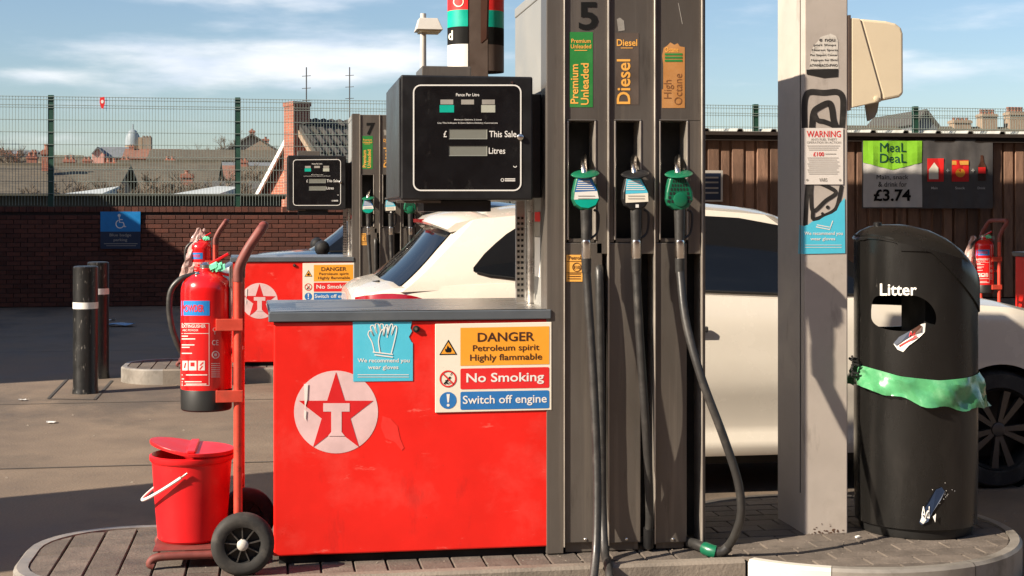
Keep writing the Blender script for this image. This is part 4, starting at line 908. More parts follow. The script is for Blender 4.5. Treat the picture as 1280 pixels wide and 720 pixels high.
        if kind < 2:
            tx = MB()
            for k in range(5): put_rect(tx, (cx-10-k*.6, 226+k*2.6, cx+5+k*1.5, 227.1+k*2.6), f, .0025)
            tx.build('sticker_lettering', M['white'], body)
            tx = MB()
            for k in range(2): put_rect(tx, (cx-10, 244.5+k*3.4, cx+11, 245.4+k*3.4), f, .0025)
            tx.build('sticker_lettering', M['greyprint'], body)
        else:
            vo = MB()
            for r0 in range(6):
                for c0 in range(6):
                    y_ = 225+r0*5.0; ww = 9+r0*1.35; x_ = cx-ww+c0*ww/3+.8-.5*r0*.2; x2 = x_+ww/3-1.7
                    if (x_+x2)/2 > cx-ww+.5 and math.hypot((x_+x2)/2-cx-1, y_+2-249) > 9.5 and x2 < cx+ww+1: put_poly(vo, [(x_, y_), (x2, y_+.2), (x2, y_+3.6), (x_, y_+3.4)], f, .0012)
            vo.build('grille_holes', M['void'], body)
            MB().lathe(w(1, 249.5, YN-.0005), [(.029, 0), (.028, .004), (.02, .006)], 24, (0, -1, 0)).build('boss', M['nozgreen'], body, smooth=True)
        MB().tube([w(0, 256, YN+.025), w(.3, 280, YN+.022), w(0, 301, YN+.02)], [.024, .022, .019], 16).build('handle', M['rubber'], body, smooth=True)
        MB().tube(bez([w(10, 262, YN+.03), w(15.5, 268, YN+.03), w(14, 290, YN+.03), w(5, 299, YN+.03)], 5), .005, 8).build('trigger_guard', M['black'], body, smooth=True)
        MB().tube([w(0, 299, YN+.02), w(0, 302, YN+.02), w(0, 303, YN+.02), w(0, 320, YN+.02), w(.3, 321, YN+.02), w(.3, 324, YN+.02)], [.018, .0205, .0205, .0205, .019, .019], 18).build('swivel', M['chrome'], body, smooth=True)
        MB().tube([w(.3, 323, YN+.02), w(.6, 341, YN+.02)], [.0205, .019], 16).build('hose_cuff', M['rubber'], body, smooth=True)
    for cx, k in ((732.5, 0), (795, 1), (849.5, 2)): nozzle(cx, k)
    HR = .0172
    MB().tube(bez([W(733, 338, 5.605), W(737, 400, 5.59), W(743, 500, 5.57), W(746.5, 600, 5.53), W(745.5, 680, 5.47), W(741, 730, 5.385), W(738, 755, 5.33), W(746, 768, 5.30), W(760, 766, 5.30),
        W(763, 745, 5.35), W(761, 712, 5.44), W(756, 690, 5.58), W(753.5, 640, 5.655), W(752, 540, 5.665), W(750.5, 430, 5.665), W(749, 345, 5.68), W(749, 332, 5.74)], 8), HR, 14).build('hose', M['rubber'], p, smooth=True)
    MB().tube(bez([W(795.5, 338, 5.605), W(799, 410, 5.595), W(805, 500, 5.60), W(810, 580, 5.63), W(812, 640, 5.66), W(811, 668, 5.68)], 8), HR, 14).build('hose', M['rubber'], p, smooth=True)
    MB().tube([W(811, 660, 5.675), W(811, 682, 5.69), W(811, 683.5, 5.73)], [.022, .022, .02], 14).build('hose_fitting', M['black'], p, smooth=True)
    h3 = [W(850, 338, 5.605), W(857, 400, 5.545), W(876, 470, 5.48), W(904, 545, 5.45), W(922, 600, 5.45), W(926.5, 640, 5.46), W(919, 668, 5.50), W(909, 685, 5.55)]
    MB().tube(bez(h3, 8), HR, 14).build('hose', M['rubber'], p, smooth=True)
    MB().tube(bez([W(911, 683, 5.55), W(902, 690, 5.55), W(888, 688.5, 5.57), W(872, 681, 5.63), W(862, 678, 5.70), W(858, 677, 5.77)], 5), .0205, 14).build('hose_elbow', M['rubber'], p, smooth=True)
    MB().tube([W(894, 690, 5.558), W(888, 688.3, 5.565), W(881, 685.2, 5.595)], .0262, 16).build('hose_band', M['nozgreen'], p, smooth=True)
    return p
pump = make_pump()
pump7 = copy_tree(pump); pump7.location = Vector(pump.location)+Vector((DX, DY, 0)); pump7['label'] = 'fuel dispenser numbered seven behind the white car, on the far island'
pump8 = copy_tree(pump); pump8.location = Vector(pump.location)+Vector((7.60, DY, 0)); pump8['label'] = 'red dispenser cabinet behind the bagged extinguisher, past the litter bin'
for pp, d in ((pump7, '7'), (pump8, '9')):
    for c in kids(pp):
        if c.name.startswith('gloves_sticker'):
            for g_ in list(c.children): bpy.data.objects.remove(g_)
            bpy.data.objects.remove(c); break
    for c in pp.children:
        if c.name.startswith('pump_number'):
            tx = MB(); put_text(tx, d, (723.5, 2.5, 747.5, 37.5), pf0, .002, .045)
            me = bpy.data.meshes.new('pump_number'); o_ = ORG[pump.name]; me.from_pydata([tuple(v-o_) for v in tx.v], [], tx.f); me.materials.append(M['ink']); c.data = me

# ================================================================== CANOPY COLUMNS
CX0_, CX1_, CY0, CY1 = 2.222, 2.418, 5.886, 6.225
def column(nm, label, dx, dy, m_):
    c = thing(nm, label, 'column', (2.32+dx, 6.05+dy, .13), 'canopy columns')
    MB().box((CX0_+dx, CY0+dy, .125), (CX1_+dx, CY1+dy, 5.198)).build('shaft', m_, c, bevel=.006)
    MB().box((CX0_-.002+dx, CY0+.045+dy, .3), (CX0_-.0003+dx, CY0+.051+dy, 5.1)).build('seam', M['joint'], c)
    return c
col = column('canopy_column', 'grey square canopy column with graffiti, notices and a fixed cream box', 0, 0, M['column'])
f = plane(CY0); fx = xplane(CX0_)
pd = thing('painted_graffiti', 'black spray painted graffiti strokes on the grey column', 'graffiti', W(1030, 285, CY0-.001))
def stroke(pts, w, l): put_line(gr := MB(), [(v.x, v.y) for v in bez([(x, y, 0) for x, y in pts], 5)], w, f, l); gr.build('paint_stroke', M['graffiti'], pd)
stroke([(1005.8, 160), (1005.5, 132), (1008, 119), (1014, 115), (1030, 116), (1046, 115), (1053, 121), (1054, 135), (1052.5, 160)], 7.5, .001)
stroke([(1015, 160), (1017, 141), (1024, 134), (1036, 129), (1040, 136), (1042, 150), (1046, 161)], 7.8, .0014)
stroke([(1017, 141), (1022, 150), (1030, 152), (1040, 156), (1045, 160)], 6, .0018)
stroke([(1010, 228), (1008, 250), (1006.5, 282)], 5.5, .001)
stroke([(1015, 228), (1014, 244), (1016.5, 264), (1032, 251), (1045, 241), (1034, 233), (1022, 228)], 5.0, .0014)
stroke([(1016, 264), (1017, 274), (1030, 270), (1044, 262), (1049, 248), (1052, 232)], 5.0, .0018)
for q in ((1034.5, 259, 2.3), (1028, 267, 1.8)): put_poly(MB(), ring_px(*q), f, .0022).build('paint_spot', M['graffiti'], pd)
nt = thing('warning_notice', 'white anti fuel theft warning notice stuck on the column', 'notice', W(1030, 230, CY0-.004))
put_rect(MB(), (1005.3, 160, 1054, 230.5), f, .0035).build('sheet', mat('notice_white', (.72, .67, .62), .5, var=.05), nt)
tx = MB(); put_text(tx, 'WARNING', (1008.5, 163.5, 1051, 171.5), f, .0045, .006); put_text(tx, '£100', (1016.5, 190, 1030, 195.3), f, .0045, .0156); tx.build('lettering', M['signred'], nt)
tx = MB(); put_text(tx, 'ANTI FUEL THEFT', (1013.5, 172.8, 1046, 175.8), f, .0045, .0026); put_text(tx, 'OPERATION IN ACTION', (1008.5, 176.6, 1051, 179.4), f, .0045, .0026)
for k in range(15):
    y_ = 182+k*2.5
    if not 188 < y_ < 196: put_rect(tx, (1009+(k % 3), y_, 1050-(k*7 % 5), y_+.6), f, .0045)
put_rect(tx, (1031.5, 192, 1045, 192.8), f, .0045); put_text(tx, 'VARS', (1024, 222.5, 1034, 227), f, .0045); put_poly(tx, ring_px(1009, 225, 1.6, n=5), f, .0045); put_poly(tx, ring_px(1050, 225, 1.6, n=5), f, .0045)
tx.build('lettering', M['greyprint'], nt)
gv = thing('torn_gloves_sticker', 'torn cyan gloves sticker low on the column under the notice', 'sticker', W(1030, 317, CY0-.003))
put_poly(MB(), [(1003.7, 283), (1010, 281), (1015, 277), (1024, 275), (1030, 271), (1040, 267), (1046, 263), (1050, 254), (1056, 247), (1056.5, 316.5), (1003.7, 317.5)], f, .0028).build('sheet', M['cyan'], gv)
MB().sheet([(CX0_-.001, CY0+.001, WZ(1003, 317.5, CY0)), (CX0_-.001, CY0+.075, WZ(1003, 317.8, CY0)), (CX0_-.001, CY0+.06, WZ(1003, 281, CY0)), (CX0_-.001, CY0+.001, WZ(1003, 283, CY0))]).build('wrapped_edge', M['cyan'], gv)
tx = MB(); put_text(tx, 'We recommend you', (1005.5, 289.5, 1053.5, 295), f, .0038); put_text(tx, 'wear gloves', (1013, 296.5, 1044, 301.5), f, .0038)
put_line(tx, [(1020, 283.5), (1037, 287), (1041, 276)], 1.2, f, .0038); put_line(tx, [(1021, 281), (1037, 284)], 1.1, f, .0038); put_rect(tx, (1006, 306, 1052, 306.6), f, .0038); put_rect(tx, (1006, 309, 1052, 309.6), f, .0038); tx.build('lettering', M['white'], gv)
rs = thing('peeled_sticker', 'half peeled pale sticker with black bar high on the column', 'sticker', W(1030, 97, CY0-.002))
put_poly(MB(), [(1012, 86), (1013, 68), (1017, 57), (1022, 52), (1026, 46), (1033, 44), (1038, 42), (1045, 45), (1048, 52), (1047, 66), (1048.5, 86)], f, .0012).build('residue', M['sticker_old'], rs)
put_poly(MB(), [(1008, 87), (1048, 86.5), (1047.5, 96), (1030, 97.5), (1008.5, 93)], f, .0016).build('black_bar', M['graffiti'], rs)
tx = MB()
for k, (a, b) in enumerate(((1024, 1044), (1017, 1045), (1015, 1047), (1013, 1047), (1014, 1047), (1012, 1047))): put_text(tx, ('e nou', 'port Shops', 'Nearest Sports', 'Per Sixport Center', 'Nyjopin for Driv', 'ATWHEACO:/FWO')[k], (a, 48.5+k*6.3, b, 52+k*6.3), f, .002, .012)
tx.build('lettering', M['graffiti'], rs)
dr = MB(); random.seed(3)
for k in range(26):
    x_ = random.uniform(1006, 1057); y_ = 668-abs(random.gauss(0, 7)); s_ = random.uniform(.6, 2.6); put_poly(dr, [(x_+s_*random.uniform(.6, 1.2)*math.cos(R(60*q)), y_+.6*s_*random.uniform(.6, 1.2)*math.sin(R(60*q))) for q in range(6)], f, .0008+k*.00004)
dr.build('rust_flakes', mat('rust', (.10, .055, .035), .9, var=.3), col)
# cream box on the side of the column
YB = 5.888
cb = thing('towel_dispenser', 'cream hooded plastic dispenser box on the side of the column', 'dispenser box', W(1064, 135, YB))
MB().box((CX1_+.001, YB-.005, WZ(1062, 138, YB)), (CX1_+.012, YB+.23, WZ(1062, 19, YB))).build('back_plate', M['browncol'], cb)
pr = [(1066, 22.5), (1108, 26), (1120, 29), (1127, 34.5), (1129.5, 42), (1130, 117), (1125, 121.5), (1066, 134.5)]
hood = MB().prism([W(x, y, YB) for x, y in [(1075, 23.2)]+pr[1:7]+[(1103, 126), (1101, 116)]], (0, .22, 0)).build('hood', M['creambox'], cb, bevel=.012, seg=3)
MB().prism([W(x, y, YB-.004) for x, y in ((1064.5, 22.3), (1075.5, 23.2), (1101.5, 116), (1102, 127), (1064.5, 135))], (0, .228, 0)).build('base_shell', M['creambox'], cb, bevel=.004)
MB().lathe(W(1095.5, 123.5, YB-.004), [(.012, 0), (.012, .004), (.005, .006)], 14, (0, -1, 0)).build('pivot', M['creambox'], cb, smooth=True)
MB().prism([W(x, y, YB+.08) for x, y in ((1084, 130), (1099, 127), (1097, 139), (1094, 146), (1087, 151))], (0, .03, 0)).build('paper_end', M['greyprint'], cb)
# far column with curved poster wraps
fcol = column('canopy_column', 'brown canopy column wrapped in red and green posters behind the display', DX-.06, DY, M['browncol'])
fy0 = CY0+DY; fxl, fxr = CX0_+DX-.06, CX1_+DX-.06
def wrap(nm, x_edge, sgn, bands):
    R_ = .175
    for za, zb, m_ in bands:
        mb = MB(); n = 14
        for k in range(n+1):
            t = R(-90+180*k/n); x = x_edge+sgn*R_*math.cos(t); y = fy0+.17+R_*math.sin(t)
            mb.v += [Vector((x, y, za)), Vector((x, y, zb))]
        for k in range(n): mb.f.append((2*k, 2*k+2, 2*k+3, 2*k+1))
        ob = mb.build('poster_band', M[m_], fcol, smooth=True)
zz = lambda y: WZ(590, y, fy0)
wrap('l', fxl, -1, [(zz(12), 4.0, 'signred'), (zz(33), zz(12), 'teal'), (zz(55), zz(33), 'ink'), (zz(88), zz(55), 'white')])
wrap('r', fxr, 1, [(zz(12), 4.0, 'signred'), (zz(33), zz(12), 'teal'), (zz(55), zz(33), 'ink'), (zz(88), zz(55), 'browncol')])
cmx = cylmap(fxl, fy0+.17, .175)
tx = MB(); put_text(tx, 'd', (560.5, 38, 566, 50), cmx, .004, .0260); put_line(tx, ring_px(573, 2, 6)+[(579, 2)], 1.3, cmx, .004); tx.build('poster_print', M['cream'], fcol)
MB().prism([W(x, y, fy0-.1) for x, y in ((601, -30), (610, -30), (608, 48), (601, 54))], (.02, .02, 0)).build('hanging_panel', M['brown_ink'], fcol)

# ================================================================== LITTER BIN
BX, BYc, BRd = 2.746, 5.93, .262
bz = lambda py: WZ(1144, py, BYc)
bxp = lambda px: WX(px, BYc)-BX
TOPP = [(-.275, bz(300)), (bxp(1069), bz(293)), (bxp(1076), bz(286.5)), (bxp(1090), bz(282)), (bxp(1110), bz(280)), (bxp(1130), bz(280.5)), (bxp(1150), bz(285)), (bxp(1168), bz(293)), (bxp(1186), bz(307)), (bxp(1202), bz(328)), (bxp(1212), bz(348)), (bxp(1218), bz(370)), (.275, bz(388))]
SEAM = [(-.3, bz(296)), (bxp(1074), bz(292)), (bxp(1096), bz(291.5)), (bxp(1097.5), bz(312)), (bxp(1129), bz(312.5)), (bxp(1203), bz(384)), (.3, bz(396))]
def lin(T, x):
    if x <= T[0][0]: return T[0][1]
    for (a, va), (b, vb) in zip(T[:-1], T[1:]):
        if x <= b: return va+(vb-va)*(x-a)/(b-a)
    return T[-1][1]
def smoothlin(T, x, h=.02): return sum(lin(T, x+h*k/3) for k in range(-3, 4))/7
lb = thing('litter_bin', 'tall black plastic litter bin with sloping hood and green liner', 'bin', (BX, BYc, .13))
NB = 96
def bin_top(x, y, rr): return smoothlin(TOPP, x)-.085*(y/rr)**2
body = MB(); zl = [.175, .19, .4, .7, .95, 1.05, 1.15]
for k in range(NB):
    t = 2*math.pi*k/NB; x, y = BRd*math.cos(t), BRd*math.sin(t)
    zt = min(lin(SEAM, x)+.02, bin_top(x, y, BRd)-.01)
    for j, z in enumerate(zl+[None]):
        zz_ = zt if z is None else min(z, zt-.01*(len(zl)-j)); r_ = BRd*(1.0 if zz_ > .2 else .985)
        body.v.append(Vector((BX+r_*math.cos(t), BYc+r_*math.sin(t), zz_)))
nl = len(zl)+1
for k in range(NB):
    for j in range(nl-1): body.f.append((k*nl+j, ((k+1) % NB)*nl+j, ((k+1) % NB)*nl+j+1, k*nl+j+1))
bob = body.build('body', M['bin'], lb, smooth=True)
sm = bob.modifiers.new('s', 'SOLIDIFY'); sm.thickness = .010; sm.offset = -1
# the slot that goes through both sides
cut = MB(); op = [(1089, 388), (1091, 376), (1097, 370), (1115, 368.5), (1140, 369), (1155, 374), (1165, 383), (1170, 394), (1169, 405), (1162, 409), (1140, 413.5), (1115, 413), (1098, 408), (1090, 400)]
opb = [(v.x, v.y) for v in bez([(x, y, 0) for x, y in op+[op[0]]], 4)[:-1]]
fa = [W(x, y, BYc-.42) for x, y in opb]; fb = [W(x, y, BYc-.02) for x, y in opb]; n_ = len(fa)
cut.add(fa+fb, [tuple(range(n_)), tuple(range(2*n_-1, n_-1, -1))]+[((i+1) % n_, i, n_+i, n_+(i+1) % n_) for i in range(n_)])
cut.prism([(BX-.19+.36*(x-1089)/81, BYc+.04, bz(max(y, 383+.06*(x-1089)))) for x, y in opb], (0, .5, 0))
cme = bpy.data.meshes.new('cut'); cme.from_pydata([tuple(v-ORG[lb.name]) for v in cut.v], [], cut.f)
bmm = bmesh.new(); bmm.from_mesh(cme); bmesh.ops.recalc_face_normals(bmm, faces=bmm.faces); bmm.to_mesh(cme); bmm.free()
cob = bpy.data.objects.new('cut', cme); COL.objects.link(cob); cob.location = lb.location
bpy.context.view_layer.update()
bo = bob.modifiers.new('b', 'BOOLEAN'); bo.object = cob; bo.operation = 'DIFFERENCE'; bo.solver = 'EXACT'
bpy.context.view_layer.update(); dg = bpy.context.evaluated_depsgraph_get(); nme = bpy.data.meshes.new_from_object(bob.evaluated_get(dg))
bob.modifiers.clear(); bob.data = nme; bpy.data.objects.remove(cob)
for q in nme.polygons: q.use_smooth = True
nme.set_sharp_from_angle(angle=R(35))
hood = MB(); rh = BRd+.007
rings = [1, .985, .95, .88, .75, .55, .3]
for k in range(NB):
    t = 2*math.pi*k/NB; ct_, st_ = math.cos(t), math.sin(t); x, y = rh*ct_, rh*st_
    ztop = bin_top(x, y, rh)-.022; zb_ = min(lin(SEAM, x), ztop-.004)
    hood.v += [Vector((BX+x-.006*ct_, BYc+y-.006*st_, zb_-.002)), Vector((BX+x, BYc+y, zb_)), Vector((BX+x, BYc+y, (zb_+ztop)/2)), Vector((BX+x, BYc+y, ztop))]
    for f_ in rings[1:]:
        xx, yy = rh*f_*ct_, rh*f_*st_; hood.v.append(Vector((BX+xx, BYc+yy, bin_top(xx, yy, rh)-.022*max(0, (f_-.6)/.4)**3)))
nl = 4+len(rings)-1
for k in range(NB):
    for j in range(nl-1): hood.f.append((k*nl+j, ((k+1) % NB)*nl+j, ((k+1) % NB)*nl+j+1, k*nl+j+1))
hood.v.append(Vector((BX, BYc, bin_top(0, 0, rh)))); ci_ = len(hood.v)-1
for k in range(NB): hood.f.append((k*nl+nl-1, ((k+1) % NB)*nl+nl-1, ci_))
hb = hood.build('hood', M['bin'], lb, smooth=True)
MB().lathe((BX, BYc, .13), [(.235, 0), (.24, .01), (.245, .055), (.25, .06)], 48).build('base_ring', M['blacktrim'], lb, smooth=True)
MB().lathe((BX, BYc, .2), [(.235, 0), (.236, bz(420)-.2), (.23, bz(419)-.2), (.225, bz(425)-.2)], 40).build('liner_drum', M['void'], lb, smooth=True)
MB().box((BX-.01, BYc-.12, bz(420)), (BX+.20, BYc+.12, bz(352))).build('inner_baffle', M['void'], lb)
MB().lathe(W(1097, 279, BYc)-Vector((0, 0, .012)), [(.017, 0), (.017, .014), (.008, .018)], 14).build('hood_lock', M['black'], lb, smooth=True)
cm = cylmap(BX, BYc, BRd)
tx = MB(); put_text(tx, 'Litter', (1100, 354.5, 1146, 369.5), cm, .0015, .0156); tx.build('lettering', M['white'], lb)
random.seed(12)
bag = MB(); TB = [(-.30, bz(451)), (bxp(1066), bz(452)), (bxp(1100), bz(463)), (bxp(1140), bz(467)), (bxp(1180), bz(465)), (.30, bz(460))]
BB = [(-.30, bz(472)), (bxp(1063), bz(475)), (bxp(1100), bz(489)), (bxp(1140), bz(500)), (bxp(1180), bz(503)), (bxp(1205), bz(506)), (.30, bz(509))]
NG = 88; MV = 6
ph = [random.uniform(0, 6.28) for _ in range(8)]
for k in range(NG):
    t = 2*math.pi*k/NG; x = BRd*math.cos(t); a, b = lin(TB, x), lin(BB, x)+.006*math.sin(9*t+ph[0])
    for j in range(MV+1):
        v = j/MV; z = a+(b-a)*v
        wob = .010+.012*v+.008*math.sin(7*t+4*v+ph[1])+.006*math.sin(12*t-6*v+ph[2])+.0045*abs(math.sin(17*t+5*v+ph[3]))+random.uniform(-.0045, .0045)
        fl = max(0, 1-abs((t+math.pi) % (2*math.pi)-math.pi)/.55)*v*.045
        r_ = BRd+(.004 if j == 0 else max(wob, .005))+fl
        bag.v.append(Vector((BX+r_*math.cos(t), BYc+r_*math.sin(t), z+.004*math.sin(11*t+ph[4])*v)))
for k in range(NG):
    for j in range(MV): bag.f.append((k*(MV+1)+j, ((k+1) % NG)*(MV+1)+j, ((k+1) % NG)*(MV+1)+j+1, k*(MV+1)+j+1))
bag.build('liner_bag', M['bag'], lb, smooth=True)
kn = MB()
for k in range(7):
    a = W(1067, 447+k*3.6, BYc-.03); kn.tube([a+Vector((-.012, random.uniform(-.02, .02), .008)), a+Vector((random.uniform(-.018, -.006), -.02, 0)), a+Vector((.012, random.uniform(-.03, 0), -.006))], .006, 6)
kn.build('bag_knot', M['void'], lb)
w1 = thing('torn_wrapper', 'torn red white and blue wrapper stuck under the bin slot', 'wrapper', W(1137, 438, BYc-.26))
wq = lambda px, py, l=0: cm(px, py, l+.004+.003*math.sin(px*.7)*math.cos(py*.5))
put_poly(MB(), [(1117, 430), (1125, 421), (1140, 412), (1152, 405), (1157, 404), (1156, 415), (1148, 423), (1136, 432), (1129, 440), (1122, 437)], wq, .001).build('foil', M['white'], w1)
put_poly(MB(), [(1117, 429), (1124, 421), (1138, 413.5), (1140, 419), (1126, 428), (1120, 432)], wq, .003).build('blue_print', M['navy'], w1)
put_poly(MB(), [(1139, 413), (1150, 406), (1153, 408), (1151, 414), (1141, 419)], wq, .003).build('brown_print', M['brown_ink'], w1)
tx = MB(); put_text(tx, 'Ad', (1136, 414, 1144, 420.5), wq, .005, .006); put_line(tx, [(1124, 433), (1146, 420)], 2.2, wq, .005); tx.build('lettering', M['signred'], w1)
w2 = thing('torn_label', 'torn blue and white label near the bin foot', 'label', W(1165, 655, BYc-.26))
put_poly(MB(), [(1149, 653), (1153, 640), (1160, 627), (1170, 612), (1177, 609), (1181, 614), (1176, 625), (1166, 640), (1160, 652), (1152, 656)], wq, .001).build('paper', M['navy'], w2)
tx = MB(); put_text(tx, 'Ad', (1151, 633, 1162, 648), wq, .003, .006); put_poly(tx, [(1150, 652), (1153, 644), (1158, 650), (1154, 655)], wq, .003); put_poly(tx, [(1166, 646), (1170, 642), (1169, 653)], wq, .003)
for k in range(16): x_, y_ = random.gauss(1176, 8), random.gauss(618, 7); put_poly(tx, [(x_, y_), (x_+1.2, y_+.4), (x_+.5, y_+1.3)], cm, .002)
tx.build('lettering', M['white'], w2)

# ================================================================== FIRE EXTINGUISHER, TROLLEY, BUCKET
def make_trolley():
    TY0, TY1 = 5.715, 6.095
    t = thing('extinguisher_trolley', 'orange red two wheeled trolley beside the near dispenser', 'trolley', (-.2, 5.75, .13), 'extinguisher trolleys')
    wx = WX(303.5, 5.555); wr = .1185; wz = .13+wr+.001
    for nm, yy in (('a', 5.555), ('b', 6.06)):
        ty = MB().lathe((wx, yy-.028, wz), [(.068, 0), (.075, -.003), (.095, -.008), (.109, -.002), (wr, .012), (wr, .040), (.109, .054), (.075, .057), (.068, .05)], 40, (0, 1, 0), (False, False)).build('wheel', M['tyre'], t, smooth=True)
        MB().lathe((wx, yy-.022, wz), [(.062, .02), (.070, -.002), (.072, .0), (.072, .04)], 36, (0, 1, 0), (True, True)).build('rim', M['blacktrim'], ty, smooth=True)
        MB().lathe((wx, yy-.024, wz), [(.022, .012), (.021, -.004), (.014, -.011), (.004, -.013)], 20, (0, 1, 0)).build('hub_cap', M['lamphead'], ty, smooth=True)
        for k in range(9):
            a = R(40*k+12); d = Vector((math.cos(a), 0, math.sin(a)))
            MB().obox(Vector((wx, yy-.014, wz))+d*.04, d*.027, Vector((0, .008, 0)), Vector((-d.z, 0, d.x))*.0022).build('spoke', M['alloy'] if nm == 'a' else M['blacktrim'], ty)
        gr_ = MB()
    MB().tube([(wx, 5.53, wz), (wx, 6.06, wz)], .009, 10).build('axle', M['blacktrim'], t)
    rx = WX(297.5, TY0)
    zb = lambda y: WZ(297, y, TY0)
    xs2 = lambda px: WX(px, TY0)
    for yy in (TY0, TY1): MB().tube([(rx, yy, .20), (rx, yy, zb(352))], .0172, 14).build('rail', M['trolley'], t, smooth=True)
    up = [(rx, TY0, zb(352)), (rx+.001, TY0, zb(338)), (xs2(302), TY0, zb(326)), (xs2(312), TY0, zb(308)), (xs2(325), TY0, zb(289)), (xs2(328), TY0+.02, zb(285)), (xs2(329), TY0+.06, zb(283))]
    dn = [(x, TY0+TY1-y, z) for x, y, z in reversed(up)]
    MB().tube(bez(up+dn, 5), .0195, 12).build('handle', mat('worn_handle', (.19, .05, .04), .6, var=.3, vscale=20, dirt=(.30, .035, .03), dscale=6, damt=.8), t, smooth=True)
    MB().tube([(rx, TY0, .42), (rx, TY1, .42)], .012, 10).build('cross_bar', M['trolley'], t, smooth=True)
    MB().tube([(rx, TY0, .95), (rx, TY1, .95)], .012, 10).build('cross_bar', M['trolley'], t, smooth=True)
    # back plate and clamps
    MB().box((rx-.035, TY0+.03, zb(352)-.16), (rx-.029, TY1-.03, zb(352)+.06)).build('back_plate', M['steel_dark'], t, bevel=.003)
    for ya, yb in ((398, 413), (487, 502)):
        MB().box((xs2(270), TY0-.024, zb(yb)), (xs2(304), TY0-.018, zb(ya))).build('clamp', M['trolley'], t, bevel=.002)
        MB().box((xs2(270), TY0-.018, zb(yb)), (xs2(272), TY0+.03, zb(ya))).build('clamp', M['trolley'], t)
    # toe plate for the bucket
    pz = .205
    MB().box((wx-.345, TY0-.02, pz-.006), (wx+.0, TY1+.0, pz)).build('toe_plate', M['toe'], t, bevel=.002)
    for yy in (TY0-.02, TY1+.0):
        MB().tube(bez([(wx+.0, yy, pz-.024), (wx-.27, yy, pz-.024), (wx-.335, yy, pz-.03), (wx-.355, yy, pz-.05), (wx-.34, yy, .146)], 6), .0165, 10).build('toe_tube', M['toe'], t, smooth=True)
    return t, (wx, wr, wz, rx, TY0, TY1, pz)
tro, (wx, wr, wz, rx, TY0, TY1, pz) = make_trolley()

